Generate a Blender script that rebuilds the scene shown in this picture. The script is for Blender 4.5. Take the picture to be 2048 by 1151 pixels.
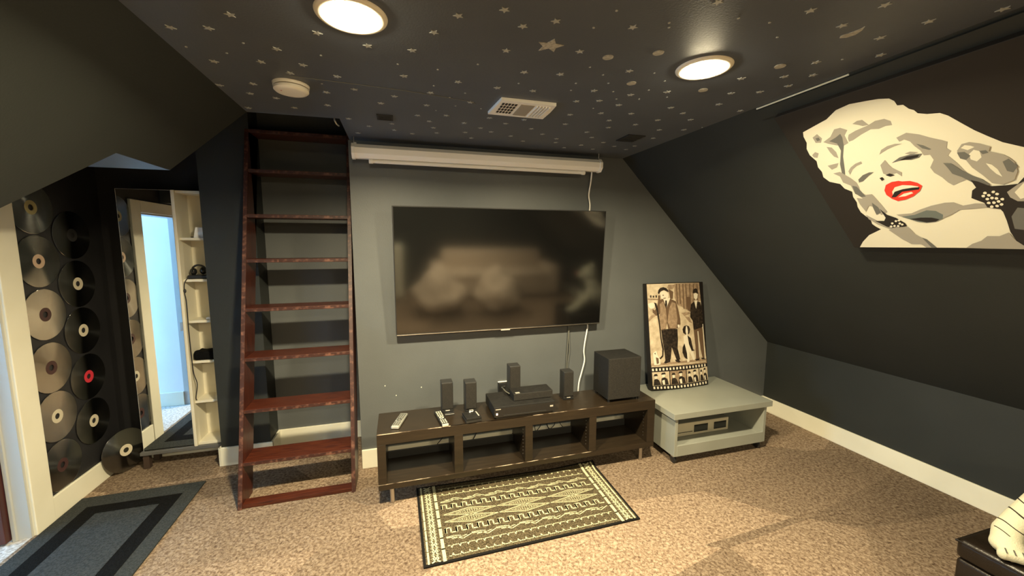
import bpy, bmesh, math, random
from mathutils import Vector, Matrix, noise
random.seed(7)
for o in list(bpy.data.objects): bpy.data.objects.remove(o)
scene = bpy.context.scene
col = scene.collection
PI = math.pi

# ------------------------------------------------------------------ camera
cd = bpy.data.cameras.new('camera'); cam = bpy.data.objects.new('camera', cd); col.objects.link(cam)
cd.sensor_fit = 'HORIZONTAL'; cd.sensor_width = 36.0; cd.lens = 784.03/2048*36.0
cd.clip_start = 0.05; cd.clip_end = 60
right = Vector((0.960908, -0.276868, 0.000325)); down = Vector((-0.030822, -0.108137, -0.993658)); fwd = Vector((0.275147, 0.954804, -0.112444))
cam.matrix_world = Matrix(((right.x, -down.x, -fwd.x, -0.23116), (right.y, -down.y, -fwd.y, -2.88013), (right.z, -down.z, -fwd.z, 1.61965), (0, 0, 0, 1)))
scene.camera = cam

# ------------------------------------------------------------------ light
w = bpy.data.worlds.new('world'); scene.world = w; w.use_nodes = True
w.node_tree.nodes['Background'].inputs[0].default_value = (0.35, 0.45, 0.6, 1)
w.node_tree.nodes['Background'].inputs[1].default_value = 0.3
LAMP_STRENGTH = 210.0        # glow of the lens itself
LAMP_POWER = 120.0           # W of the lamp behind it
LAMP_COLOR = (1.0, 0.84, 0.53, 1)
WINDOW_STRENGTH = 26.0
WINDOW_COLOR = (0.29, 0.62, 1.0, 1)
vs = scene.view_settings
vs.view_transform = 'Standard'; vs.look = 'None'; vs.exposure = 0.0; vs.gamma = 1.0
try: vs.use_curve_mapping = False
except Exception: pass

# ------------------------------------------------------------------ materials
def mat(name, color=(.5,.5,.5), rough=.5, metal=0.0, emit=None, es=0.0, spec=.5, **kw):
    m = bpy.data.materials.new(name); m.use_nodes = True
    b = m.node_tree.nodes['Principled BSDF']
    b.inputs['Base Color'].default_value = (*color, 1); b.inputs['Roughness'].default_value = rough
    b.inputs['Metallic'].default_value = metal; b.inputs['Specular IOR Level'].default_value = spec
    if emit: b.inputs['Emission Color'].default_value = emit; b.inputs['Emission Strength'].default_value = es
    for k, v in kw.items(): b.inputs[k.replace('_', ' ')].default_value = v
    return m
def nodes(m): return m.node_tree.nodes, m.node_tree.links, m.node_tree.nodes['Principled BSDF']
def texmix(m, c1, c2, scale=20, detail=4, lo=.4, hi=.6, stretch=(1,1,1), kind='noise', bump=0.0, bscale=None, dist=0.0):
    """object-space noise between two colours, with optional bump"""
    n, l, b = nodes(m)
    tc = n.new('ShaderNodeTexCoord'); mp = n.new('ShaderNodeMapping'); mp.inputs['Scale'].default_value = stretch
    l.new(tc.outputs['Object'], mp.inputs['Vector'])
    if kind == 'wave':
        t = n.new('ShaderNodeTexWave'); t.inputs['Scale'].default_value = scale; t.inputs['Distortion'].default_value = dist; t.inputs['Detail'].default_value = detail; out = t.outputs['Fac']
    else:
        t = n.new('ShaderNodeTexNoise'); t.inputs['Scale'].default_value = scale; t.inputs['Detail'].default_value = detail; out = t.outputs['Fac']
    l.new(mp.outputs['Vector'], t.inputs['Vector'])
    r = n.new('ShaderNodeValToRGB'); r.color_ramp.elements[0].position = lo; r.color_ramp.elements[1].position = hi
    r.color_ramp.elements[0].color = (*c1, 1); r.color_ramp.elements[1].color = (*c2, 1)
    l.new(out, r.inputs['Fac']); l.new(r.outputs['Color'], b.inputs['Base Color'])
    if bump:
        t2 = n.new('ShaderNodeTexNoise'); t2.inputs['Scale'].default_value = bscale or scale; t2.inputs['Detail'].default_value = 3
        l.new(mp.outputs['Vector'], t2.inputs['Vector'])
        bp = n.new('ShaderNodeBump'); bp.inputs['Strength'].default_value = bump; bp.inputs['Distance'].default_value = .01
        l.new(t2.outputs['Fac'], bp.inputs['Height']); l.new(bp.outputs['Normal'], b.inputs['Normal'])
    return r
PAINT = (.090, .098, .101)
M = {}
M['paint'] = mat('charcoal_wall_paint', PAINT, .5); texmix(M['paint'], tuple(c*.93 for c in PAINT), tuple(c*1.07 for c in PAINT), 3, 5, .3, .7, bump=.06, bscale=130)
M['wall_dark'] = mat('dark_wall_tone', (.020,.0225,.021), .6, spec=.35); texmix(M['wall_dark'], (.0185,.021,.0195), (.0215,.024,.0225), 3, 5, .3, .7, bump=.06, bscale=130)  # darker tone of the wall colour: slopes, knee wall, pillar, front wall
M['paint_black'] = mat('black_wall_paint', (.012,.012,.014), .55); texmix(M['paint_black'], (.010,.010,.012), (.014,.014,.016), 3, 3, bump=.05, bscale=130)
M['trim'] = mat('white_trim_paint', (.80,.77,.66), .35); texmix(M['trim'], (.72,.70,.58), (.76,.74,.62), 4, 3)
M['hall'] = mat('white_hall_paint', (.8,.8,.8), .6); texmix(M['hall'], (.78,.78,.78), (.82,.82,.82), 3, 3)
M['jamb'] = mat('white_door_jamb', (.45,.46,.45), .4)
M['ceil'] = mat('charcoal_ceiling_paint', (.08,.09,.11), .5); texmix(M['ceil'], (.073,.083,.104), (.084,.096,.118), 3, 5, .3, .7, bump=.06, bscale=130)
M['leaf'] = mat('dark_red_door_wood', (.05,.013,.008), .4); texmix(M['leaf'], (.035,.009,.006), (.07,.018,.010), 6, 4, .3, .7, (6,6,.6))
# carpet: speckled frieze pile with broad vacuum strokes
M['carpet'] = mat('brown_frieze_carpet', (.4,.3,.22), .95, spec=.1)
def carpet():
    n, l, b = nodes(M['carpet'])
    tc = n.new('ShaderNodeTexCoord')
    t = n.new('ShaderNodeTexNoise'); t.inputs['Scale'].default_value = 62; t.inputs['Detail'].default_value = 6; t.inputs['Roughness'].default_value = .72; t.inputs['Distortion'].default_value = .6
    mp = n.new('ShaderNodeMapping'); mp.inputs['Scale'].default_value = (1,1,1); mp.inputs['Rotation'].default_value = (0,0,.5); l.new(tc.outputs['Object'], mp.inputs['Vector']); l.new(mp.outputs['Vector'], t.inputs['Vector'])
    r = n.new('ShaderNodeValToRGB'); e = r.color_ramp.elements
    e[0].position = .34; e[0].color = (.10,.062,.04,1); e[1].position = .60; e[1].color = (.395,.305,.22,1)
    k = e.new(.48); k.color = (.245,.175,.12,1)
    l.new(t.outputs['Fac'], r.inputs['Fac'])
    v = n.new('ShaderNodeTexVoronoi'); v.inputs['Scale'].default_value = 1.25; v.inputs['Randomness'].default_value = 1
    m2 = n.new('ShaderNodeMapping'); m2.inputs['Rotation'].default_value = (0,0,.62); m2.inputs['Scale'].default_value = (.75,2.3,1)
    t3 = n.new('ShaderNodeTexNoise'); t3.inputs['Scale'].default_value = 1.2
    ad = n.new('ShaderNodeMixRGB'); ad.inputs[0].default_value = .10
    l.new(tc.outputs['Object'], m2.inputs['Vector']); l.new(m2.outputs['Vector'], ad.inputs[1]); l.new(t3.outputs['Color'], ad.inputs[2]); l.new(ad.outputs[0], v.inputs['Vector'])
    sp = n.new('ShaderNodeSeparateColor'); l.new(v.outputs['Color'], sp.inputs[0])
    mr = n.new('ShaderNodeMapRange'); mr.inputs[3].default_value = .60; mr.inputs[4].default_value = 1.18; l.new(sp.outputs[0], mr.inputs[0])
    mx = n.new('ShaderNodeMixRGB'); mx.blend_type = 'MULTIPLY'; mx.inputs[0].default_value = 1
    l.new(r.outputs['Color'], mx.inputs[1]); l.new(mr.outputs[0], mx.inputs[2]); l.new(mx.outputs[0], b.inputs['Base Color'])
    bp = n.new('ShaderNodeBump'); bp.inputs['Strength'].default_value = .9; bp.inputs['Distance'].default_value = .012
    l.new(t.outputs['Fac'], bp.inputs['Height']); l.new(bp.outputs['Normal'], b.inputs['Normal'])
carpet()
M['hallcarpet'] = mat('grey_hall_carpet', (.5,.5,.5), .95); texmix(M['hallcarpet'], (.3,.28,.26), (.62,.6,.58), 60, 3, .35, .65, bump=.5)
M['lens'] = mat('lamp_lens', (1,1,1), .5, emit=LAMP_COLOR, es=LAMP_STRENGTH)
M['lamptrim'] = mat('lamp_trim_ring', (.82,.78,.66), .4)
M['pane'] = mat('daylight_window', (1,1,1), .5, emit=WINDOW_COLOR, es=WINDOW_STRENGTH)
M['cream'] = mat('cream_plastic', (.80,.76,.66), .45); M['creamshadow'] = mat('grey_grille_plastic', (.32,.29,.24), .6); M['dark'] = mat('dark_recess', (.02,.02,.02), .6)
M['white'] = mat('white_plastic', (.85,.84,.80), .4); M['screenhouse'] = mat('white_enamel_case', (.90,.89,.86), .35)
M['wood'] = mat('mahogany_stain', (.12,.03,.015), .42, Coat_Weight=.12, Coat_Roughness=.15)
texmix(M['wood'], (.026,.0042,.0024), (.085,.018,.006), 7, 6, .32, .7, (1.2,14,14), bump=.08, bscale=20)
M['woodv'] = mat('mahogany_rail_stain', (.12,.03,.015), .42, Coat_Weight=.12, Coat_Roughness=.15)
texmix(M['woodv'], (.022,.0045,.003), (.065,.014,.006), 7, 6, .32, .7, (14,14,1.2), bump=.08, bscale=20)
M['worn'] = mat('worn_wood_edge', (.22,.09,.06), .5)
texmix(M['worn'], (.035,.010,.007), (.20,.09,.06), 30, 5, .50, .80, (1,3,1))
M['stand'] = mat('black_brown_veneer', (.030,.020,.014), .34); texmix(M['stand'], (.013,.0088,.0052), (.022,.0146,.008), 5, 5, .3, .7, (1.5,16,16))
M['standedge'] = mat('chipped_pale_edge', (.55,.42,.30), .5); texmix(M['standedge'], (.04,.025,.015), (.55,.45,.34), 9, 4, .46, .62, (1,1,1))
M['steel'] = mat('brushed_steel', (.55,.53,.5), .3, 1.0)
M['greylac'] = mat('sage_grey_lacquer', (.27,.28,.25), .33); texmix(M['greylac'], (.25,.26,.225), (.27,.28,.245), 3, 3)
M['blackp'] = mat('black_plastic', (.018,.018,.018), .38); M['blackm'] = mat('matte_black_cloth_grille', (.035,.034,.032), .85, spec=.2)
texmix(M['blackm'], (.014,.013,.012), (.026,.024,.021), 300, 2, bump=.2)
M['blackbox'] = mat('black_ash_vinyl', (.028,.027,.026), .65, spec=.3); texmix(M['blackbox'], (.007,.0065,.006), (.011,.0105,.0095), 40, 4, stretch=(1,1,6))
M['gloss'] = mat('gloss_black', (.012,.012,.012), .12); M['silver'] = mat('silver_print', (.7,.68,.62), .35, .6)
M['tvglass'] = mat('tv_glass', (.004,.004,.004), .10, IOR=2.1)
M['tvframe'] = mat('tv_dark_frame', (.02,.02,.02), .35); M['tvstrip'] = mat('tv_bright_strip', (.62,.60,.56), .25, 1.0)
M['ledpink'] = mat('lit_power_lamp', (1,.7,.6), .4, emit=(1,.72,.6,1), es=1.1)
M['remgrey'] = mat('silver_grey_plastic', (.20,.20,.175), .45); M['remkey'] = mat('pale_keys', (.42,.41,.33), .5); M['remdark'] = mat('dark_keys', (.06,.06,.05), .5)
M['cordw'] = mat('white_cord', (.82,.79,.72), .5); M['cordb'] = mat('black_cord', (.02,.02,.02), .5); M['cordg'] = mat('grey_cord', (.12,.12,.10), .5)
M['sticker'] = mat('phosphor_sticker', (.38,.39,.37), .6); M['moon'] = mat('moon_sticker', (.46,.43,.33), .6); texmix(M['moon'], (.30,.29,.25), (.44,.42,.37), 90, 3)
# laserdisc: mirror-like, radial grooves, rainbow sheen
M['disc'] = mat('laserdisc_foil', (.33,.34,.335), .16, 1.0, Anisotropic=.95, Anisotropic_Rotation=.25)
def discmat():
    n, l, b = nodes(M['disc'])
    tg = n.new('ShaderNodeTangent'); tg.direction_type = 'RADIAL'; tg.axis = 'Z'
    l.new(tg.outputs[0], b.inputs['Tangent'])
    if 'Thin Film Thickness' in b.inputs:
        b.inputs['Thin Film Thickness'].default_value = 620; b.inputs['Thin Film IOR'].default_value = 1.45
discmat()
M['label'] = mat('disc_label', (.50,.36,.26), .5); M['labelr'] = mat('red_disc_label', (.55,.03,.05), .5); M['labeld'] = mat('dark_disc_label', (.05,.02,.02), .5)
M['labelc'] = mat('cream_disc_label', (.55,.50,.38), .5); M['labelgold'] = mat('gold_disc_label', (.5,.42,.2), .3, .7)
M['mirror'] = mat('mirror_glass', (.93,.95,.95), .0, 1.0)
M['shelf'] = mat('cream_shelf_board', (.72,.68,.55), .5)
M['bench'] = mat('grey_bench_paint', (.10,.10,.10), .45); M['benchleg'] = mat('brown_bench_leg', (.05,.032,.024), .5)
M['matgrey'] = mat('grey_mat_pile', (.15,.155,.16), .95, spec=.08); texmix(M['matgrey'], (.028,.032,.034), (.048,.052,.054), 120, 3, bump=.5, bscale=200)
M['matedge'] = mat('dark_grey_mat_border', (.07,.072,.07), .95, spec=.08); texmix(M['matedge'], (.028,.031,.031), (.046,.050,.050), 150, 3, bump=.5, bscale=200)
M['matblack'] = mat('black_mat_band', (.012,.012,.012), .95, spec=.08); texmix(M['matblack'], (.003,.003,.003), (.007,.007,.007), 150, 3, bump=.5, bscale=200)
M['rugbase'] = mat('olive_brown_rug', (.15,.12,.075), .9, spec=.08); texmix(M['rugbase'], (.028,.022,.012), (.125,.10,.060), 170, 2, .35, .65, bump=.5, bscale=300)
M['rugcream'] = mat('cream_rug_yarn', (.78,.75,.52), .9, spec=.08); texmix(M['rugcream'], (.34,.32,.19), (.56,.54,.35), 220, 2, .35, .55, bump=.4, bscale=300)
M['rugbind'] = mat('black_rug_binding', (.008,.0075,.007), .9, spec=.1)
M['leather'] = mat('black_brown_leather', (.022,.015,.011), .33, spec=.35); texmix(M['leather'], (.006,.004,.0025), (.009,.006,.004), 8, 3, bump=.12, bscale=160)
M['plush'] = mat('white_tiger_plush', (.85,.81,.66), .95, spec=.08)
def plush():
    n, l, b = nodes(M['plush'])
    tc = n.new('ShaderNodeTexCoord'); mp = n.new('ShaderNodeMapping'); mp.inputs['Rotation'].default_value = (.3,.75,.5)
    t = n.new('ShaderNodeTexWave'); t.inputs['Scale'].default_value = 6.5; t.inputs['Distortion'].default_value = 4.5; t.inputs['Detail'].default_value = 1.2; t.inputs['Detail Scale'].default_value = 1.1
    l.new(tc.outputs['Object'], mp.inputs['Vector']); l.new(mp.outputs['Vector'], t.inputs['Vector'])
    r = n.new('ShaderNodeValToRGB'); r.color_ramp.elements[0].position = .012; r.color_ramp.elements[0].color = (.02,.015,.012,1); r.color_ramp.elements[1].position = .035; r.color_ramp.elements[1].color = (.40,.385,.29,1)
    sz = n.new('ShaderNodeSeparateXYZ'); l.new(tc.outputs['Object'], sz.inputs[0]); gt = n.new('ShaderNodeMath'); gt.operation = 'LESS_THAN'; gt.inputs[1].default_value = .082; l.new(sz.outputs['Z'], gt.inputs[0])
    mxp = n.new('ShaderNodeMath'); mxp.operation = 'MAXIMUM'; l.new(t.outputs['Fac'], mxp.inputs[0]); l.new(gt.outputs[0], mxp.inputs[1])
    l.new(mxp.outputs[0], r.inputs['Fac']); l.new(r.outputs['Color'], b.inputs['Base Color'])
    t2 = n.new('ShaderNodeTexNoise'); t2.inputs['Scale'].default_value = 220; bp = n.new('ShaderNodeBump'); bp.inputs['Strength'].default_value = .35; bp.inputs['Distance'].default_value = .005
    l.new(tc.outputs['Object'], t2.inputs['Vector']); l.new(t2.outputs['Fac'], bp.inputs['Height']); l.new(bp.outputs['Normal'], b.inputs['Normal'])
plush()
M['sofa'] = mat('brown_sofa_cloth', (.30,.21,.15), .9); texmix(M['sofa'], (.50,.40,.30), (.62,.52,.42), 60, 3, bump=.3)
# art paints
AC = {'w': (.66,.63,.50), 'g': (.30,.28,.235), 'd': (.12,.12,.11), 'k': (.012,.010,.010), 'r': (.78,.035,.02), 't': (.12,.14,.13)}
for k, c in AC.items(): M['art_'+k] = mat('canvas_paint_'+k, c, .6)
M['canvasbg'] = mat('brown_black_canvas', (.008,.0055,.004), .7)
PC = {'0': (.66,.60,.48), '1': (.52,.43,.30), '2': (.30,.21,.14), '3': (.12,.075,.045), '4': (.022,.015,.012), '5': (.012,.010,.009)}
for k, c in PC.items(): M['po_'+k] = mat('sepia_ink_'+k, c, .4)
texmix(M['po_1'], (.38,.30,.20), (.60,.51,.37), 22, 6, .3, .7); texmix(M['po_2'], (.20,.14,.09), (.36,.26,.17), 40, 5, .3, .7); texmix(M['po_4'], (.012,.009,.007), (.05,.035,.025), 60, 4, .4, .75)

# ------------------------------------------------------------------ mesh helpers
class MB:
    def __init__(s): s.bm = bmesh.new(); s.mats = []; s.cur = 0
    def m(s, name):
        if name not in s.mats: s.mats.append(name)
        s.cur = s.mats.index(name); return s
    def _tag(s, faces):
        for f in faces: f.material_index = s.cur
    def box(s, x0, x1, y0, y1, z0, z1, rz=0, bev=0, seg=2, mtx=None):
        cx, cy, cz = (x0+x1)/2, (y0+y1)/2, (z0+z1)/2
        g = bmesh.ops.create_cube(s.bm, size=1)
        vs = g['verts']
        bmesh.ops.scale(s.bm, vec=(x1-x0, y1-y0, z1-z0), verts=vs)
        if rz: bmesh.ops.rotate(s.bm, matrix=Matrix.Rotation(rz, 3, 'Z'), verts=vs)
        bmesh.ops.translate(s.bm, vec=(cx, cy, cz), verts=vs)
        if mtx: bmesh.ops.transform(s.bm, matrix=mtx, verts=vs)
        fs = set(f for v in vs for f in v.link_faces); s._tag(fs)
        if bev:
            es = list(set(e for v in vs for e in v.link_edges))
            r = bmesh.ops.bevel(s.bm, geom=es, offset=bev, segments=seg, affect='EDGES', profile=.5, clamp_overlap=True)
            s._tag(r['faces'])
        return s
    def poly(s, pts, mid=None):
        vs = [s.bm.verts.new(p) for p in pts]
        f = s.bm.faces.new(vs); s._tag([f]); return f
    def prism(s, pts, d):
        """pts: 3-D loop, d: extrusion vector"""
        f = s.poly(pts); d = Vector(d)
        r = bmesh.ops.extrude_face_region(s.bm, geom=[f])
        nv = [e for e in r['geom'] if isinstance(e, bmesh.types.BMVert)]
        bmesh.ops.translate(s.bm, vec=d, verts=nv)
        s._tag(set(q for v in nv for q in v.link_faces)); return s
    def cyl(s, c, r, h, seg=24, r2=None, axis='Z', mtx=None, bev=0):
        g = bmesh.ops.create_cone(s.bm, cap_ends=True, segments=seg, radius1=r, radius2=r if r2 is None else r2, depth=h)
        vs = g['verts']
        if axis == 'X': bmesh.ops.rotate(s.bm, matrix=Matrix.Rotation(PI/2, 3, 'Y'), verts=vs)
        if axis == 'Y': bmesh.ops.rotate(s.bm, matrix=Matrix.Rotation(PI/2, 3, 'X'), verts=vs)
        if mtx: bmesh.ops.transform(s.bm, matrix=mtx, verts=vs)
        bmesh.ops.translate(s.bm, vec=c, verts=vs)
        fs = set(f for v in vs for f in v.link_faces); s._tag(fs)
        if bev:
            es = [e for f in fs if len(f.verts) > 4 for e in f.edges]
            r = bmesh.ops.bevel(s.bm, geom=list(set(es)), offset=bev, segments=2, affect='EDGES', profile=.5); s._tag(r['faces'])
        return s
    def ring(s, c, prof, seg=48, mtx=None):
        """lathe of (radius, z) profile around Z at c"""
        rows = []
        for r, z in prof:
            rows.append([s.bm.verts.new((r*math.cos(2*PI*i/seg), r*math.sin(2*PI*i/seg), z)) for i in range(seg)] if r > 1e-6 else [s.bm.verts.new((0,0,z))])
        fs = []
        for a, b in zip(rows[:-1], rows[1:]):
            for i in range(seg):
                j = (i+1) % seg
                if len(a) == 1 and len(b) == 1: continue
                if len(a) == 1: fs.append(s.bm.faces.new((a[0], b[j], b[i])))
                elif len(b) == 1: fs.append(s.bm.faces.new((a[i], a[j], b[0])))
                else: fs.append(s.bm.faces.new((a[i], a[j], b[j], b[i])))
        s._tag(fs)
        vs = [v for r in rows for v in r]
        if mtx: bmesh.ops.transform(s.bm, matrix=mtx, verts=vs)
        bmesh.ops.translate(s.bm, vec=c, verts=vs); return s
    def ball(s, c, r, sc=(1,1,1), sub=3, mtx=None):
        g = bmesh.ops.create_icosphere(s.bm, subdivisions=sub, radius=r); vs = g['verts']
        bmesh.ops.scale(s.bm, vec=sc, verts=vs)
        if mtx: bmesh.ops.transform(s.bm, matrix=mtx, verts=vs)
        bmesh.ops.translate(s.bm, vec=c, verts=vs); s._tag(set(f for v in vs for f in v.link_faces)); return s
    def tube(s, pts, r, seg=8, smooth=True, n=8):
        pts = [Vector(p) for p in pts]
        if smooth and len(pts) > 2:
            q = []
            for i in range(len(pts)-1):
                p0, p1, p2, p3 = pts[max(i-1,0)], pts[i], pts[i+1], pts[min(i+2,len(pts)-1)]
                for k in range(n):
                    t = k/n
                    q.append(.5*((2*p1)+(-p0+p2)*t+(2*p0-5*p1+4*p2-p3)*t*t+(-p0+3*p1-3*p2+p3)*t**3))
            q.append(pts[-1]); pts = q
        rows = []
        up = Vector((0,0,1))
        for i, p in enumerate(pts):
            d = (pts[min(i+1,len(pts)-1)]-pts[max(i-1,0)]).normalized()
            a = d.cross(up if abs(d.z) < .9 else Vector((1,0,0))).normalized(); b = d.cross(a).normalized()
            if rows and (a.dot(pa) < 0): a, b = -a, -b
            if rows:
                a = (pa - d*pa.dot(d)).normalized(); b = d.cross(a).normalized()
            pa = a
            rows.append([s.bm.verts.new(p+a*r*math.cos(2*PI*k/seg)+b*r*math.sin(2*PI*k/seg)) for k in range(seg)])
        fs = []
        for A, B in zip(rows[:-1], rows[1:]):
            for k in range(seg): fs.append(s.bm.faces.new((A[k], A[(k+1)%seg], B[(k+1)%seg], B[k])))
        fs.append(s.bm.faces.new(rows[0][::-1])); fs.append(s.bm.faces.new(rows[-1])); s._tag(fs); return s
    def build(s, name, parent=None, loc=None, smooth=False, flip=False, rz=0):
        """geometry is in the parent's frame; loc moves the object's own origin there"""
        bm = s.bm
        bmesh.ops.recalc_face_normals(bm, faces=bm.faces)
        if loc: bmesh.ops.translate(bm, vec=-Vector(loc), verts=bm.verts)
        if smooth:
            for f in bm.faces: f.smooth = True
            for e in bm.edges:
                if len(e.link_faces) == 2 and e.calc_face_angle(0) > .6: e.smooth = False
        me = bpy.data.meshes.new(name); bm.to_mesh(me); bm.free()
        for k in s.mats: me.materials.append(M[k])
        o = bpy.data.objects.new(name, me); col.objects.link(o)
        if loc: o.location = loc
        if parent: o.parent = parent
        return o
def tag(o, label=None, cat=None, group=None, kind=None):
    if label: o['label'] = label
    if cat: o['category'] = cat
    if group: o['group'] = group
    if kind: o['kind'] = kind
    return o
def thing(name, loc, label, cat, rz=0, group=None):
    o = bpy.data.objects.new(name, None); col.objects.link(o); o.empty_display_size = .05
    o.location = loc; o.rotation_euler = (0,0,rz); return tag(o, label, cat, group)
def struct(name, mb, label=None): return tag(mb.build(name), label, None, None, 'structure')
def copy_tree(o, parent=None):
    c = o.copy(); col.objects.link(c)
    if parent: c.parent = parent
    for ch in list(o.children): copy_tree(ch, c)
    return c
def B(*a, m='paint', **k): return MB().m(m).box(*a, **k)
# ------------------------------------------------------------------ outlines, in metres
STARS=[[-0.904,-1.306],[-0.79,-1.334],[-0.694,-1.439],[-0.464,-1.398],[-0.312,-1.355],[-0.622,-1.243],[-0.876,-1.071],[-0.708,-1.116],[-0.562,-1.13],[-0.628,-1.038],[-0.452,-1.054],[-0.953,-0.817],[-0.809,-0.874],[-0.86,-0.745],[-0.763,-0.715],[-0.523,-0.858],[-0.397,-0.929],[-0.937,-0.525],[-0.713,-0.592],[-0.547,-0.677],[-0.473,-0.479],[-0.374,-0.364],[-0.45,-0.194],[-0.037,-1.623],[0.089,-1.691],[0.167,-1.622],[0.256,-1.677],[0.503,-1.713],[-0.099,-1.508],[-0.163,-1.365],[0.158,-1.456],[0.411,-1.522],[-0.188,-1.134],[0.033,-1.137],[0.273,-1.306],[0.419,-1.328],[0.669,-1.432],[0.208,-1.122],[0.37,-1.133],[0.631,-1.211],[0.817,-1.212],[-0.07,-0.982],[-0.228,-0.892],[0.125,-0.914],[0.613,-1.068],[0.715,-1.105],[0.836,-1.079],[-0.292,-0.779],[-0.076,-0.813],[-0.111,-0.642],[0.036,-0.682],[0.268,-0.708],[0.458,-0.731],[0.665,-0.879],[0.812,-0.945],[0.968,-0.983],[-0.043,-0.555],[0.15,-0.579],[0.378,-0.634],[0.709,-0.719],[0.916,-0.848],[0.98,-0.727],[1.101,-0.821],[-0.245,-0.451],[-0.011,-0.437],[0.258,-0.509],[-0.233,-0.325],[0.018,-0.333],[0.186,-0.394],[0.336,-0.447],[0.551,-0.579],[0.655,-0.488],[0.902,-0.605],[-0.126,-0.272],[0.245,-0.275],[0.477,-0.39],[0.782,-0.413],[0.814,-0.322],[0.989,-0.504],[1.123,-0.412],[0.59,-0.295],[0.925,-0.205],[1.01,-0.305],[1.144,-0.221],[1.25,-0.337],[1.38,-0.281],[1.382,-0.388],[0.66,-1.894],[0.953,-1.936],[1.131,-2.016],[1.486,-2.097],[1.36,-1.994],[1.129,-1.904],[1.329,-1.885],[1.471,-1.801],[1.305,-1.693],[1.408,-1.606],[1.31,-1.562],[1.416,-1.494],[1.157,-1.498],[0.956,-1.289],[1.246,-1.356],[1.357,-1.405],[1.303,-1.224],[1.484,-1.178],[1.109,-1.118],[1.226,-1.064],[1.171,-0.928],[1.341,-0.984],[1.299,-0.768],[1.441,-0.813],[1.381,-0.597]]
DOTS=[[-0.481,-1.233],[-0.525,-0.957],[-0.803,-1.159],[-0.92,-1.172],[-0.719,-1.257],[0.406,-1.778],[0.385,-1.676],[-0.212,-1.238],[-0.061,-1.233],[0.082,-1.322],[0.504,-1.419],[0.588,-1.37],[0.284,-1.194],[0.518,-1.263],[0.651,-1.302],[-0.062,-1.068],[0.082,-1.022],[0.021,-0.948],[0.531,-1.186],[0.72,-1.225],[0.782,-1.149],[0.888,-1.174],[0.738,-1.001],[0.063,-0.843],[-0.024,-0.748],[0.193,-0.839],[0.782,-1.846],[0.894,-1.854],[0.997,-1.793],[0.596,-1.767],[0.613,-1.744],[0.777,-1.443],[0.863,-1.284],[0.868,-1.388],[1.375,-1.738],[1.51,-0.883],[0.884,-1.18],[0.997,-1.234]]
MOONS=[[0.53,-1.511],[0.686,-1.592],[0.746,-1.329],[1.205,-1.63],[1.096,-1.351]]
BIGSTAR=[[0.248,-1.544],[0.278,-1.548],[0.292,-1.578],[0.308,-1.55],[0.339,-1.548],[0.319,-1.523],[0.323,-1.495],[0.296,-1.514],[0.268,-1.488],[0.271,-1.522]]
CRESC=[[1.2,-1.847],[1.219,-1.856],[1.227,-1.878],[1.218,-1.902],[1.202,-1.92],[1.204,-1.907],[1.201,-1.888],[1.194,-1.87],[1.19,-1.857]]
CO=[1.542,-1.324,2.226]
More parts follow.
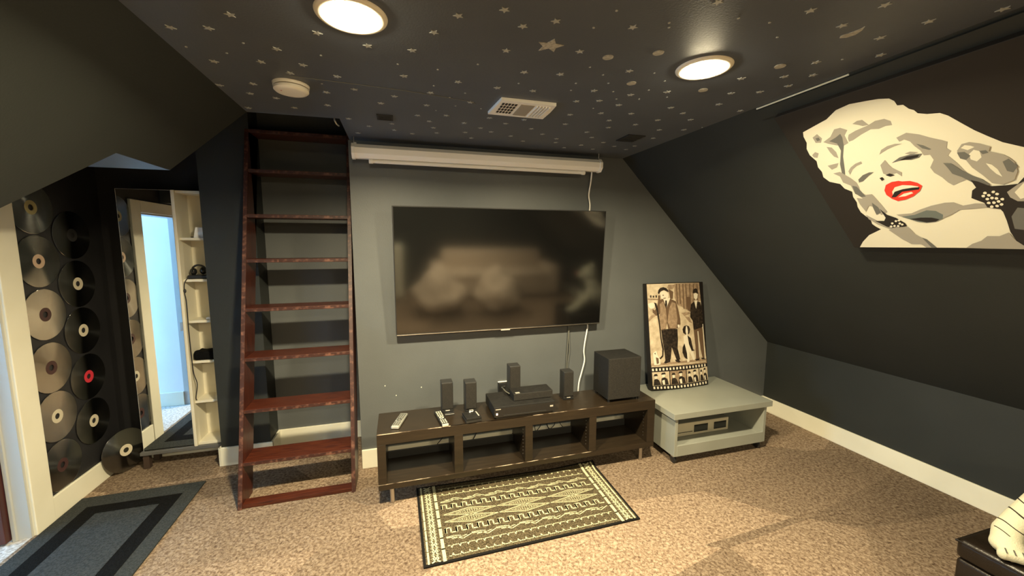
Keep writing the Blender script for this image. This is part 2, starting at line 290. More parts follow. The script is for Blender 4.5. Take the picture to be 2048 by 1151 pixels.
ART=[["w",[[0.087,0.1174],[0.147,0.1018],[0.207,0.0863],[0.258,0.0566],[0.314,0.0481],[0.371,0.0566],[0.41,0.0636],[0.442,0.075],[0.453,0.0919],[0.455,0.1131],[0.472,0.1174],[0.482,0.14],[0.494,0.1513],[0.5,0.1683],[0.523,0.181],[0.557,0.1895],[0.574,0.2079],[0.596,0.2475],[0.62,0.2899],[0.645,0.3253],[0.673,0.362],[0.714,0.396],[0.736,0.4243],[0.759,0.4695],[0.784,0.5558],[0.807,0.6548],[0.813,0.7538],[0.791,0.8895],[0.611,0.8853],[0.416,0.8825],[0.029,0.8839],[0.059,0.8429],[0.106,0.7948],[0.172,0.7566],[0.157,0.7375],[0.148,0.7184],[0.153,0.6852],[0.141,0.6654],[0.129,0.6364],[0.129,0.6003],[0.137,0.5713],[0.135,0.5346],[0.144,0.502],[0.12,0.478],[0.113,0.4469],[0.073,0.4243],[0.058,0.391],[0.066,0.3578],[0.061,0.3267],[0.071,0.2906],[0.057,0.2489],[0.06,0.2107],[0.076,0.1782],[0.078,0.1414]]],["g",[[0.288,0.1414],[0.309,0.1329],[0.328,0.1344],[0.341,0.1655],[0.319,0.164],[0.307,0.1541]]],["g",[[0.245,0.2051],[0.255,0.1881],[0.286,0.1768],[0.335,0.1669],[0.367,0.1541],[0.398,0.1556],[0.414,0.1725],[0.412,0.1923],[0.391,0.1895],[0.366,0.1952],[0.339,0.1881],[0.299,0.2022],[0.26,0.2206],[0.242,0.2234]]],["g",[[0.145,0.1952],[0.184,0.1768],[0.214,0.1442],[0.239,0.1442],[0.26,0.164],[0.24,0.1867],[0.238,0.2291],[0.212,0.239],[0.186,0.2263],[0.16,0.2093]]],["d",[[0.17,0.198],[0.202,0.1867],[0.227,0.1739],[0.227,0.1952],[0.215,0.239],[0.189,0.2942],[0.165,0.3712],[0.14,0.4426],[0.141,0.4038],[0.16,0.3323],[0.194,0.2595],[0.195,0.2192]]],["g",[[0.113,0.1577],[0.139,0.1457],[0.149,0.1739],[0.135,0.1952],[0.113,0.1895]]],["d",[[0.123,0.1655],[0.138,0.1655],[0.138,0.181],[0.123,0.1824]]],["g",[[0.147,0.2234],[0.166,0.2333],[0.173,0.263],[0.168,0.2977],[0.154,0.2843],[0.148,0.2546]]],["g",[[0.067,0.2517],[0.088,0.2376],[0.1,0.2489],[0.083,0.2729],[0.069,0.2659]]],["g",[[0.106,0.3281],[0.133,0.3253],[0.157,0.3239],[0.141,0.3465],[0.114,0.355]]],["g",[[0.11,0.3776],[0.142,0.3748],[0.171,0.42],[0.184,0.4511],[0.183,0.4794],[0.171,0.536],[0.151,0.5176],[0.153,0.4639],[0.129,0.4398],[0.131,0.4016]]],["g",[[0.177,0.379],[0.195,0.3592],[0.22,0.3437],[0.246,0.3366],[0.246,0.3493],[0.221,0.3564],[0.196,0.3734],[0.175,0.4016]]],["d",[[0.197,0.4342],[0.224,0.413],[0.253,0.4031],[0.27,0.4059],[0.245,0.4214],[0.211,0.4483],[0.193,0.4525]]],["g",[[0.323,0.3182],[0.337,0.297],[0.363,0.2843],[0.391,0.2807],[0.413,0.2871],[0.387,0.2913],[0.358,0.2998],[0.338,0.3097]]],["g",[[0.405,0.2531],[0.442,0.2404],[0.476,0.2602],[0.504,0.2857],[0.53,0.3055],[0.542,0.3168],[0.532,0.3437],[0.54,0.3606],[0.526,0.379],[0.541,0.4207],[0.558,0.4865],[0.544,0.5063],[0.519,0.5176],[0.501,0.5275],[0.49,0.5105],[0.48,0.4808],[0.464,0.4533],[0.46,0.4243],[0.481,0.3896],[0.478,0.362],[0.459,0.3606],[0.457,0.3366],[0.446,0.3097],[0.44,0.2843],[0.425,0.2687],[0.408,0.2744]]],["d",[[0.454,0.2998],[0.473,0.314],[0.49,0.338],[0.482,0.3394],[0.465,0.3267]]],["d",[[0.349,0.3719],[0.383,0.3507],[0.42,0.3451],[0.457,0.3507],[0.442,0.3677],[0.416,0.3726],[0.388,0.3649]]],["k",[[0.375,0.3663],[0.408,0.3521],[0.447,0.3536],[0.439,0.3642],[0.413,0.3684]]],["g",[[0.405,0.3366],[0.425,0.3309],[0.448,0.3415],[0.425,0.3465]]],["g",[[0.307,0.3734],[0.332,0.3507],[0.336,0.3769],[0.342,0.396],[0.365,0.4271],[0.358,0.4483],[0.347,0.4271],[0.312,0.4313],[0.301,0.4207]]],["k",[[0.306,0.4306],[0.323,0.4243],[0.338,0.4377],[0.319,0.4426]]],["k",[[0.279,0.4426],[0.291,0.4384],[0.294,0.4525],[0.282,0.4596]]],["r",[[0.272,0.5148],[0.288,0.4851],[0.314,0.4723],[0.34,0.4709],[0.351,0.4766],[0.377,0.4787],[0.398,0.4936],[0.408,0.5119],[0.392,0.5388],[0.36,0.5657],[0.328,0.5798],[0.299,0.5841],[0.282,0.5671],[0.27,0.5416]]],["w",[[0.297,0.5275],[0.315,0.5035],[0.345,0.4964],[0.374,0.5035],[0.394,0.5134],[0.393,0.5261],[0.366,0.5303],[0.332,0.5332],[0.301,0.56],[0.292,0.5544]]],["k",[[0.283,0.56],[0.306,0.5289],[0.338,0.519],[0.371,0.5162],[0.398,0.5176],[0.392,0.5303],[0.36,0.5317],[0.332,0.5332],[0.301,0.56]]],["w",[[0.308,0.5614],[0.334,0.5445],[0.363,0.5388],[0.367,0.5466],[0.335,0.56]]],["g",[[0.158,0.4752],[0.173,0.4964],[0.192,0.5289],[0.218,0.5289],[0.231,0.5933],[0.238,0.6428],[0.207,0.659],[0.201,0.6095],[0.18,0.5968],[0.153,0.6336],[0.146,0.5827],[0.148,0.5424],[0.171,0.5501],[0.162,0.5148]]],["d",[[0.159,0.4653],[0.175,0.4738],[0.189,0.5388],[0.169,0.5402],[0.153,0.5134]]],["g",[[0.145,0.6534],[0.172,0.6873],[0.188,0.7142],[0.221,0.7255],[0.236,0.7524],[0.206,0.7509],[0.172,0.7227],[0.147,0.6845]]],["d",[[0.199,0.5798],[0.213,0.6109],[0.213,0.6449],[0.189,0.6576],[0.192,0.6081]]],["k",[[0.215,0.6208],[0.231,0.6619],[0.259,0.6845],[0.282,0.7198],[0.282,0.7396],[0.237,0.7502],[0.204,0.7396],[0.169,0.6972],[0.206,0.7],[0.219,0.6802]]],["g",[[0.266,0.6647],[0.324,0.6619],[0.362,0.6421],[0.404,0.6251],[0.451,0.6138],[0.479,0.6152],[0.501,0.6364],[0.538,0.6293],[0.567,0.6336],[0.566,0.6534],[0.522,0.6562],[0.486,0.6562],[0.451,0.6831],[0.423,0.6986],[0.392,0.7184],[0.352,0.7113],[0.293,0.6873]]],["t",[[0.282,0.6788],[0.332,0.6718],[0.381,0.6491],[0.41,0.6562],[0.427,0.6802],[0.419,0.7029],[0.392,0.7184],[0.359,0.7227],[0.329,0.7142]]],["k",[[0.307,0.6958],[0.348,0.6901],[0.384,0.693],[0.408,0.7057],[0.392,0.7184],[0.36,0.7212]]],["g",[[0.203,0.7608],[0.24,0.7425],[0.286,0.7453],[0.298,0.7948],[0.318,0.8202],[0.344,0.8811],[0.311,0.8811],[0.297,0.8556],[0.262,0.8556],[0.237,0.8238]]],["d",[[0.314,0.8146],[0.328,0.8259],[0.349,0.8811],[0.33,0.8825]]],["g",[[0.446,0.8811],[0.472,0.8556],[0.504,0.8372],[0.528,0.8103],[0.562,0.8118],[0.592,0.792],[0.599,0.8301],[0.617,0.8598],[0.65,0.8867],[0.51,0.8839]]],["g",[[0.556,0.3649],[0.576,0.338],[0.597,0.3352],[0.621,0.3493],[0.642,0.3691],[0.634,0.3875],[0.662,0.4101],[0.673,0.4271],[0.682,0.4497],[0.68,0.4921],[0.664,0.531],[0.631,0.5466],[0.607,0.5346],[0.593,0.4936],[0.575,0.4518],[0.568,0.413],[0.555,0.4016]]],["w",[[0.569,0.355],[0.582,0.3451],[0.596,0.3521],[0.604,0.3606],[0.584,0.3691]]],["w",[[0.583,0.3875],[0.599,0.3719],[0.612,0.3818],[0.61,0.4101],[0.594,0.4257],[0.581,0.413]]],["d",[[0.554,0.3719],[0.574,0.3741],[0.585,0.396],[0.569,0.4115],[0.555,0.4016]]],["d",[[0.655,0.4426],[0.672,0.4327],[0.685,0.4709],[0.669,0.4964],[0.656,0.4865]]],["d",[[0.611,0.3804],[0.628,0.3818],[0.632,0.3946],[0.616,0.3974]]],["w",[[0.614,0.4398],[0.627,0.4497],[0.636,0.4738],[0.639,0.5105],[0.628,0.4936],[0.619,0.4667]]],["d",[[0.504,0.4101],[0.525,0.4172],[0.544,0.4554],[0.566,0.4879],[0.585,0.5077],[0.601,0.5402],[0.586,0.553],[0.566,0.5346],[0.551,0.5119],[0.536,0.4893],[0.515,0.4681],[0.51,0.4363]]],["k",[[0.535,0.5996],[0.547,0.5614],[0.561,0.5487],[0.556,0.5091],[0.574,0.5204],[0.599,0.5487],[0.638,0.5515],[0.668,0.5501],[0.707,0.4978],[0.735,0.56],[0.783,0.652],[0.798,0.7524],[0.788,0.8888],[0.635,0.8867],[0.616,0.8641],[0.602,0.8386],[0.597,0.7877],[0.601,0.7297],[0.602,0.6817],[0.598,0.6661],[0.566,0.6534],[0.564,0.6293],[0.547,0.6124]]],["g",[[0.634,0.5841],[0.667,0.553],[0.708,0.5261],[0.708,0.5968],[0.685,0.6378],[0.65,0.6322],[0.636,0.6109]]],["w",[[0.652,0.5883],[0.682,0.5487],[0.706,0.5544],[0.691,0.6095],[0.659,0.6223]]],["d",[[0.618,0.7071],[0.643,0.6633],[0.678,0.6746],[0.671,0.7439],[0.641,0.7814],[0.612,0.7722]]],["w",[[0.583,0.5798],[0.58,0.5855],[0.575,0.5855],[0.572,0.5812],[0.574,0.5756],[0.578,0.5728],[0.582,0.5742]]],["w",[[0.59,0.5926],[0.587,0.5982],[0.582,0.5982],[0.58,0.594],[0.581,0.5883],[0.585,0.5855],[0.589,0.5869]]],["w",[[0.605,0.5784],[0.602,0.5827],[0.598,0.5841],[0.595,0.5798],[0.597,0.5742],[0.601,0.5713],[0.605,0.5728]]],["w",[[0.613,0.5897],[0.609,0.5954],[0.605,0.5954],[0.602,0.5911],[0.604,0.5855],[0.608,0.5827],[0.612,0.5855]]],["w",[[0.582,0.6109],[0.578,0.6166],[0.574,0.6166],[0.571,0.6124],[0.573,0.6067],[0.577,0.6039],[0.581,0.6053]]],["w",[[0.595,0.6081],[0.592,0.6124],[0.588,0.6138],[0.585,0.6095],[0.586,0.6039],[0.591,0.5996],[0.595,0.6025]]],["w",[[0.606,0.6109],[0.603,0.6166],[0.598,0.6166],[0.596,0.6124],[0.597,0.6067],[0.601,0.6039],[0.605,0.6053]]],["w",[[0.581,0.6307],[0.578,0.6364],[0.573,0.6364],[0.57,0.6322],[0.572,0.6265],[0.576,0.6237],[0.58,0.6251]]],["w",[[0.595,0.6307],[0.592,0.6364],[0.587,0.6378],[0.585,0.6336],[0.586,0.6265],[0.59,0.6237],[0.594,0.6258]]],["w",[[0.608,0.6265],[0.605,0.6322],[0.6,0.6322],[0.598,0.6279],[0.599,0.6223],[0.604,0.6194],[0.607,0.6208]]],["w",[[0.584,0.652],[0.581,0.6562],[0.576,0.6576],[0.574,0.6534],[0.575,0.6477],[0.58,0.6435],[0.584,0.6463]]],["w",[[0.599,0.6491],[0.596,0.6548],[0.591,0.6548],[0.589,0.6505],[0.59,0.6449],[0.594,0.6421],[0.598,0.6435]]],["w",[[0.612,0.6435],[0.609,0.6477],[0.605,0.6491],[0.602,0.6449],[0.603,0.6392],[0.608,0.635],[0.612,0.6378]]],["w",[[0.575,0.594],[0.572,0.5996],[0.567,0.5996],[0.565,0.5954],[0.566,0.5897],[0.571,0.5869],[0.575,0.5883]]],["w",[[0.62,0.6166],[0.617,0.6223],[0.613,0.6223],[0.61,0.618],[0.611,0.6124],[0.616,0.6095],[0.62,0.6109]]],["w",[[0.239,0.717],[0.235,0.7227],[0.23,0.7234],[0.228,0.7198],[0.23,0.7128],[0.235,0.7099],[0.239,0.7113]]],["w",[[0.258,0.7036],[0.254,0.7085],[0.25,0.7099],[0.247,0.7057],[0.249,0.7],[0.254,0.6965],[0.258,0.6986]]],["w",[[0.268,0.7191],[0.264,0.7241],[0.259,0.7255],[0.257,0.7212],[0.259,0.7156],[0.264,0.7121],[0.268,0.7142]]],["w",[[0.242,0.734],[0.238,0.7396],[0.233,0.741],[0.231,0.7368],[0.233,0.7311],[0.238,0.7269],[0.242,0.7283]]],["w",[[0.256,0.7354],[0.253,0.741],[0.248,0.741],[0.245,0.7375],[0.248,0.7311],[0.252,0.7283],[0.256,0.7297]]],["w",[[0.275,0.7269],[0.271,0.7311],[0.267,0.7326],[0.264,0.7283],[0.266,0.7227],[0.271,0.7198],[0.275,0.7212]]],["w",[[0.228,0.7368],[0.224,0.7425],[0.219,0.7425],[0.216,0.7389],[0.219,0.7326],[0.224,0.7297],[0.228,0.7311]]],["w",[[0.271,0.7],[0.268,0.7043],[0.263,0.7057],[0.26,0.7014],[0.262,0.6958],[0.267,0.693],[0.271,0.6944]]]]
POSTER=[["1",[[-0.019,0.8797],[0.523,0.8787],[0.563,0.1769],[0.004,0.186]]],["2",[[0.255,0.8756],[0.523,0.8787],[0.532,0.723],[0.439,0.7057],[0.403,0.6289],[0.314,0.6804],[0.276,0.6935],[0.25,0.7644]]],["3",[[0.27,0.8756],[0.28,0.8746],[0.282,0.7037],[0.272,0.7037]]],["3",[[0.3,0.8746],[0.311,0.8736],[0.312,0.7017],[0.302,0.7027]]],["3",[[0.336,0.8736],[0.346,0.8726],[0.345,0.6572],[0.335,0.6582]]],["3",[[0.367,0.8726],[0.377,0.8716],[0.376,0.6562],[0.365,0.6562]]],["3",[[0.408,0.8715],[0.418,0.8705],[0.417,0.6541],[0.406,0.6552]]],["3",[[0.449,0.8695],[0.46,0.8695],[0.458,0.6521],[0.448,0.6531]]],["3",[[0.491,0.8685],[0.501,0.8685],[0.5,0.6501],[0.489,0.6511]]],["3",[[0.37,0.7603],[0.411,0.7583],[0.418,0.6279],[0.378,0.647]]],["2",[[0.194,0.8685],[0.254,0.8675],[0.248,0.8371],[0.212,0.8261],[0.183,0.8432]]],["3",[[0.192,0.8351],[0.241,0.8078],[0.232,0.7481],[0.207,0.7491],[0.2,0.8007]]],["3",[[0.095,0.7825],[0.115,0.7825],[0.112,0.7401],[0.093,0.7411]]],["4",[[0.022,0.7856],[0.037,0.7856],[0.036,0.7664],[0.023,0.7664]]],["4",[[0.046,0.7825],[0.061,0.7815],[0.06,0.7654],[0.047,0.7654]]],["4",[[0.071,0.7836],[0.085,0.7836],[0.084,0.7644],[0.072,0.7644]]],["2",[[0.001,0.7613],[0.093,0.7532],[0.093,0.7432],[0.001,0.7503]]],["2",[[-0.009,0.5904],[0.022,0.6138],[0.072,0.637],[0.076,0.6197],[0.03,0.5924],[-0.005,0.5651]]],["2",[[0.31,0.6248],[0.392,0.6299],[0.412,0.6158],[0.339,0.5975]]],["2",[[0.339,0.5975],[0.39,0.5863],[0.417,0.5329],[0.387,0.5439]]],["2",[[-0.001,0.2203],[0.559,0.2205],[0.561,0.1789],[0.004,0.1881]]],["1",[[0.007,0.1981],[0.263,0.2022],[0.552,0.1991],[0.551,0.1911],[0.263,0.1891],[0.006,0.1901]]],["4",[[0.093,0.8039],[0.101,0.828],[0.118,0.8442],[0.146,0.8502],[0.173,0.8422],[0.19,0.8251],[0.197,0.8078],[0.181,0.8109],[0.152,0.8261],[0.122,0.8159],[0.103,0.7917]]],["0",[[0.115,0.8078],[0.144,0.821],[0.173,0.8139],[0.192,0.7927],[0.19,0.7664],[0.173,0.7462],[0.147,0.7432],[0.123,0.7563],[0.116,0.7825]]],["3",[[0.135,0.7856],[0.146,0.7866],[0.149,0.7785],[0.137,0.7776]]],["3",[[0.14,0.7583],[0.166,0.7613],[0.163,0.7542],[0.144,0.7522]]],["0",[[-0.001,0.7157],[0.038,0.7259],[0.062,0.7128],[0.055,0.6794],[0.025,0.6723],[0.007,0.6896]]],["3",[[0.093,0.7411],[0.14,0.7522],[0.166,0.6916],[0.207,0.7512],[0.261,0.7259],[0.28,0.6602],[0.295,0.5743],[0.294,0.5318],[0.274,0.4985],[0.257,0.4984],[0.221,0.4893],[0.172,0.4964],[0.165,0.547],[0.147,0.4974],[0.102,0.4903],[0.091,0.552],[0.102,0.6268],[0.07,0.6126],[0.038,0.6421],[0.04,0.6713],[0.058,0.6582],[0.079,0.6825],[0.088,0.7198]]],["2",[[0.093,0.5854],[0.106,0.6431],[0.106,0.7108],[0.138,0.731],[0.158,0.6743],[0.166,0.5641],[0.147,0.5025],[0.102,0.4934]]],["2",[[0.19,0.6653],[0.22,0.723],[0.255,0.7088],[0.267,0.5763],[0.252,0.5005],[0.192,0.5035],[0.17,0.5561]]],["0",[[0.14,0.7522],[0.165,0.6743],[0.207,0.7532],[0.19,0.7583],[0.162,0.7462]]],["4",[[0.159,0.7381],[0.172,0.7381],[0.174,0.6996],[0.164,0.6704],[0.154,0.7006]]],["0",[[0.264,0.5288],[0.284,0.5278],[0.284,0.5066],[0.267,0.4995]]],["4",[[0.107,0.4903],[0.162,0.4974],[0.261,0.4924],[0.261,0.4055],[0.253,0.3297],[0.274,0.2356],[0.24,0.2276],[0.197,0.3428],[0.181,0.2427],[0.131,0.2346],[0.124,0.3307],[0.112,0.4155]]],["4",[[0.131,0.2396],[0.176,0.2447],[0.175,0.2225],[0.13,0.2113],[0.117,0.2184]]],["4",[[0.22,0.2356],[0.255,0.2366],[0.276,0.2184],[0.259,0.2093],[0.234,0.2174]]],["4",[[0.056,0.7259],[0.076,0.7169],[0.088,0.6694],[0.1,0.5429],[0.107,0.4165],[0.122,0.3316],[0.114,0.2729],[0.088,0.2498],[0.049,0.2619],[0.084,0.2629],[0.104,0.2821],[0.107,0.3326],[0.096,0.4165],[0.088,0.5429],[0.073,0.6531]]],["4",[[0.44,0.7917],[0.451,0.822],[0.478,0.831],[0.496,0.821],[0.504,0.7825],[0.475,0.7927]]],["0",[[0.45,0.7846],[0.475,0.7907],[0.498,0.7795],[0.491,0.7462],[0.471,0.73],[0.452,0.7481]]],["4",[[0.462,0.7077],[0.486,0.7087],[0.484,0.6967],[0.463,0.6957]]],["0",[[0.452,0.7259],[0.492,0.7249],[0.479,0.6511],[0.468,0.6521]]],["4",[[0.417,0.6976],[0.452,0.7179],[0.47,0.6521],[0.487,0.7159],[0.522,0.7088],[0.539,0.6481],[0.542,0.5005],[0.508,0.4842],[0.491,0.4732],[0.429,0.4762],[0.424,0.5541],[0.4,0.5863],[0.406,0.6552]]],["3",[[0.429,0.4722],[0.529,0.4924],[0.538,0.3872],[0.543,0.2215],[0.516,0.2193],[0.496,0.3034],[0.484,0.4428],[0.478,0.2184],[0.438,0.2215],[0.44,0.3246]]],["4",[[0.428,0.2244],[0.478,0.2274],[0.474,0.2123],[0.437,0.2093]]],["4",[[0.496,0.2295],[0.543,0.2264],[0.54,0.2113],[0.506,0.2164]]],["0",[[0.471,0.461],[0.481,0.4601],[0.483,0.2356],[0.477,0.2356]]],["0",[[0.533,0.5176],[0.541,0.5176],[0.544,0.2133],[0.537,0.2225]]],["4",[[0.312,0.4883],[0.329,0.5127],[0.354,0.5176],[0.379,0.5095],[0.391,0.4832],[0.381,0.4489],[0.36,0.4379],[0.334,0.4438],[0.315,0.4581]]],["0",[[0.348,0.5115],[0.359,0.5105],[0.367,0.4671],[0.362,0.4379],[0.347,0.4388],[0.341,0.4691]]],["0",[[0.318,0.4277],[0.36,0.4418],[0.388,0.3974],[0.404,0.3275],[0.428,0.2225],[0.407,0.2174],[0.371,0.2953],[0.365,0.2103],[0.345,0.2042],[0.328,0.2649],[0.319,0.3589]]],["4",[[0.359,0.4337],[0.393,0.4055],[0.401,0.3619],[0.413,0.3094],[0.428,0.3002],[0.396,0.2942],[0.37,0.3558]]],["4",[[0.302,0.3346],[0.324,0.367],[0.344,0.281],[0.346,0.2295],[0.317,0.2488],[0.299,0.2922]]],["0",[[0.023,0.3053],[0.053,0.3236],[0.061,0.2861],[0.083,0.2507],[0.085,0.2083],[0.061,0.2042],[0.027,0.2052],[0.025,0.2548]]],["3",[[0.045,0.27],[0.069,0.2598],[0.071,0.2184],[0.051,0.2113]]],["4",[[0.032,0.3002],[0.044,0.3073],[0.046,0.2912]]],["5",[[0.004,0.186],[0.563,0.1769],[0.562,-0.001],[0.433,-0.0161],[0.28,-0.0182],[0.131,-0.0132],[0.0,0.001]]],["0",[[0.006,0.1769],[0.022,0.1759],[0.023,0.1557],[0.007,0.1567]]],["0",[[0.011,0.0283],[0.026,0.0273],[0.027,0.0081],[0.012,0.009]]],["0",[[0.038,0.1769],[0.053,0.1759],[0.054,0.1557],[0.038,0.1567]]],["0",[[0.042,0.0263],[0.057,0.0253],[0.058,0.0061],[0.043,0.0071]]],["0",[[0.069,0.1759],[0.084,0.1759],[0.085,0.1557],[0.07,0.1567]]],["0",[[0.073,0.0253],[0.088,0.0243],[0.089,0.0051],[0.074,0.0061]]],["0",[[0.1,0.1759],[0.116,0.1759],[0.117,0.1557],[0.101,0.1557]]],["0",[[0.104,0.0232],[0.12,0.0232],[0.12,0.0041],[0.105,0.0041]]],["0",[[0.132,0.1759],[0.148,0.1749],[0.148,0.1557],[0.133,0.1557]]],["0",[[0.135,0.0222],[0.151,0.0222],[0.152,0.002],[0.136,0.003]]],["0",[[0.164,0.1759],[0.179,0.1749],[0.18,0.1547],[0.164,0.1557]]],["0",[[0.167,0.0212],[0.183,0.0212],[0.183,0.002],[0.168,0.002]]],["0",[[0.196,0.1759],[0.211,0.1749],[0.212,0.1547],[0.196,0.1557]]],["0",[[0.198,0.0212],[0.214,0.0202],[0.215,0.001],[0.199,0.002]]],["0",[[0.228,0.1749],[0.244,0.1749],[0.244,0.1547],[0.228,0.1547]]],["0",[[0.23,0.0202],[0.246,0.0192],[0.247,0.0],[0.231,0.001]]],["0",[[0.26,0.1749],[0.276,0.1749],[0.277,0.1547],[0.261,0.1547]]],["0",[[0.262,0.0202],[0.278,0.0192],[0.279,0.0],[0.263,0.001]]],["0",[[0.292,0.1749],[0.309,0.1749],[0.309,0.1537],[0.293,0.1547]]],["0",[[0.295,0.0202],[0.311,0.0192],[0.312,0.0],[0.295,0.0]]],["0",[[0.325,0.1749],[0.341,0.174],[0.342,0.1537],[0.326,0.1547]]],["0",[[0.327,0.0202],[0.343,0.0192],[0.344,0.0],[0.328,0.0]]],["0",[[0.358,0.1749],[0.374,0.174],[0.375,0.1537],[0.359,0.1537]]],["0",[[0.36,0.0202],[0.376,0.0192],[0.377,0.0],[0.36,0.0]]],["0",[[0.391,0.174],[0.407,0.174],[0.408,0.1537],[0.392,0.1537]]],["0",[[0.392,0.0202],[0.409,0.0202],[0.41,0.0],[0.393,0.001]]],["0",[[0.424,0.174],[0.44,0.174],[0.441,0.1527],[0.425,0.1537]]],["0",[[0.425,0.0212],[0.442,0.0202],[0.443,0.001],[0.426,0.001]]],["0",[[0.457,0.174],[0.474,0.174],[0.475,0.1527],[0.458,0.1537]]],["0",[[0.458,0.0222],[0.475,0.0212],[0.476,0.001],[0.459,0.002]]],["0",[[0.491,0.174],[0.508,0.173],[0.508,0.1526],[0.492,0.1527]]],["0",[[0.492,0.0232],[0.508,0.0222],[0.509,0.002],[0.493,0.003]]],["0",[[0.525,0.174],[0.541,0.173],[0.542,0.1516],[0.525,0.1527]]],["0",[[0.525,0.0243],[0.542,0.0232],[0.543,0.003],[0.526,0.0041]]],["1",[[0.004,0.1476],[0.158,0.1455],[0.158,0.0334],[0.005,0.0354]]],["4",[[0.012,0.0373],[0.02,0.085],[0.038,0.096],[0.062,0.0789],[0.081,0.0363]]],["0",[[0.022,0.1133],[0.047,0.1153],[0.046,0.0909],[0.029,0.089]]],["4",[[0.016,0.1133],[0.025,0.1314],[0.047,0.1314],[0.055,0.1133]]],["4",[[0.081,0.0363],[0.084,0.0899],[0.108,0.1031],[0.139,0.0839],[0.15,0.0354]]],["0",[[0.088,0.1213],[0.118,0.1233],[0.115,0.0991],[0.096,0.097]]],["4",[[0.081,0.1213],[0.091,0.1375],[0.118,0.1396],[0.127,0.1233]]],["0",[[0.089,0.0728],[0.112,0.0789],[0.115,0.0395],[0.096,0.0395]]],["2",[[0.166,0.1455],[0.32,0.1435],[0.323,0.0283],[0.166,0.0324]]],["4",[[0.174,0.0344],[0.181,0.0829],[0.2,0.094],[0.225,0.0768],[0.244,0.0324]]],["0",[[0.184,0.1112],[0.209,0.1133],[0.208,0.088],[0.191,0.086]]],["4",[[0.178,0.1112],[0.187,0.1294],[0.209,0.1294],[0.217,0.1112]]],["4",[[0.244,0.0324],[0.247,0.087],[0.271,0.1011],[0.303,0.0809],[0.315,0.0314]]],["0",[[0.251,0.1194],[0.28,0.1213],[0.278,0.096],[0.259,0.094]]],["4",[[0.243,0.1194],[0.254,0.1355],[0.28,0.1375],[0.29,0.1213]]],["0",[[0.251,0.0697],[0.275,0.0758],[0.279,0.0354],[0.26,0.0354]]],["1",[[0.328,0.1435],[0.456,0.1445],[0.459,0.0314],[0.33,0.0293]]],["4",[[0.337,0.0324],[0.342,0.0809],[0.357,0.0931],[0.378,0.0758],[0.394,0.0324]]],["0",[[0.344,0.1092],[0.364,0.1123],[0.363,0.087],[0.349,0.0849]]],["4",[[0.339,0.1092],[0.346,0.1284],[0.364,0.1284],[0.371,0.1102]]],["4",[[0.394,0.0324],[0.396,0.087],[0.416,0.1011],[0.442,0.0819],[0.452,0.0334]]],["0",[[0.399,0.1194],[0.423,0.1213],[0.421,0.096],[0.406,0.094]]],["4",[[0.392,0.1194],[0.401,0.1355],[0.423,0.1375],[0.431,0.1213]]],["0",[[0.4,0.0697],[0.419,0.0758],[0.423,0.0363],[0.407,0.0363]]],["1",[[0.464,0.1445],[0.557,0.1496],[0.56,0.0344],[0.467,0.0314]]],["4",[[0.472,0.0344],[0.475,0.0829],[0.486,0.095],[0.501,0.0779],[0.513,0.0354]]],["0",[[0.476,0.1112],[0.491,0.1143],[0.491,0.089],[0.481,0.087]]],["4",[[0.473,0.1112],[0.478,0.1294],[0.491,0.1304],[0.496,0.1123]]],["4",[[0.513,0.0354],[0.514,0.0899],[0.528,0.1041],[0.547,0.086],[0.555,0.0363]]],["0",[[0.516,0.1223],[0.533,0.1253],[0.532,0.1001],[0.521,0.097]]],["4",[[0.511,0.1223],[0.517,0.1385],[0.533,0.1416],[0.539,0.1254]]],["0",[[0.517,0.0728],[0.531,0.0789],[0.534,0.0395],[0.523,0.0385]]]]
PW=0.565
PH=0.8816

# ================================================================== THE ROOM
XL, XR, H, YB = -2.235, 3.168, 2.3, -5.2      # left wall, right knee wall, flat ceiling, wall behind the camera
DY0, DY1, DZ = -.88, -.205, 1.87              # door opening in the left wall
struct('floor', B(XL, XR+.1, YB, .62, -.05, 0, m='carpet'))
struct('floor', B(-4.1, XL, -.9, .7, -.05, 0, m='hallcarpet'))
mb = MB().m('paint')
mb.prism([(-.53,0,0),(XR,0,0),(XR,0,.677),(1.5245,0,H),(-.53,0,H)], (0,.6,0)); struct('wall_back', mb)
struct('wall_alcove', B(-1.2, -.53, .515, .62, 0, 3.3))
struct('wall_pillar', B(-1.52, -1.2, .32, .7, 0, 3.3, m='wall_dark'))
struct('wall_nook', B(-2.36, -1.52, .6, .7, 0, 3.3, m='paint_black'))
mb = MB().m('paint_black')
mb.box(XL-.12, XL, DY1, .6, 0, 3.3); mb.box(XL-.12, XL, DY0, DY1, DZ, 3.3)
mb.m('paint').box(XL-.12, XL, YB, DY0, 0, 3.3); struct('wall_left', mb)
mb = MB().m('wall_dark'); mb.box(XR, XR+.1, YB, 0, 0, .70); struct('wall_right', mb)
nr = Vector((1.623, 0, 1.6435)).normalized()*.06
mb = MB().m('wall_dark'); mb.prism([(1.5245,YB,H),(1.5245,0,H),(XR,0,.677),(XR,YB,.677)], nr); struct('wall_slope_right', mb)
C_ = (-1.293,-.527,1.975); D_ = (-1.293,-.908,1.975)
mb = MB().m('wall_dark'); mb.prism([(-.968,YB,H),(-.968,-.45,H),C_,D_,(XL,-1.655,1.033),(XL,YB,1.033)], (-.04,0,.04)); struct('wall_slope_left', mb)
mb = MB().m('ceil'); mb.prism([(-.968,YB,H),(1.5245,YB,H),(1.5245,.02,H),(-.52,.02,H),(-.52,-.465,H),(-.968,-.45,H)], (0,0,.06)); struct('ceiling', mb)
mb = MB().m('paint'); mb.prism([C_,D_,(XL,-.908,1.975),(XL,-.527,1.975)], (0,0,.05)); struct('trim_1', mb)
tag(bpy.data.objects['trim_1'], 'painted soffit over the doorway nook')
mb = MB().m('paint')
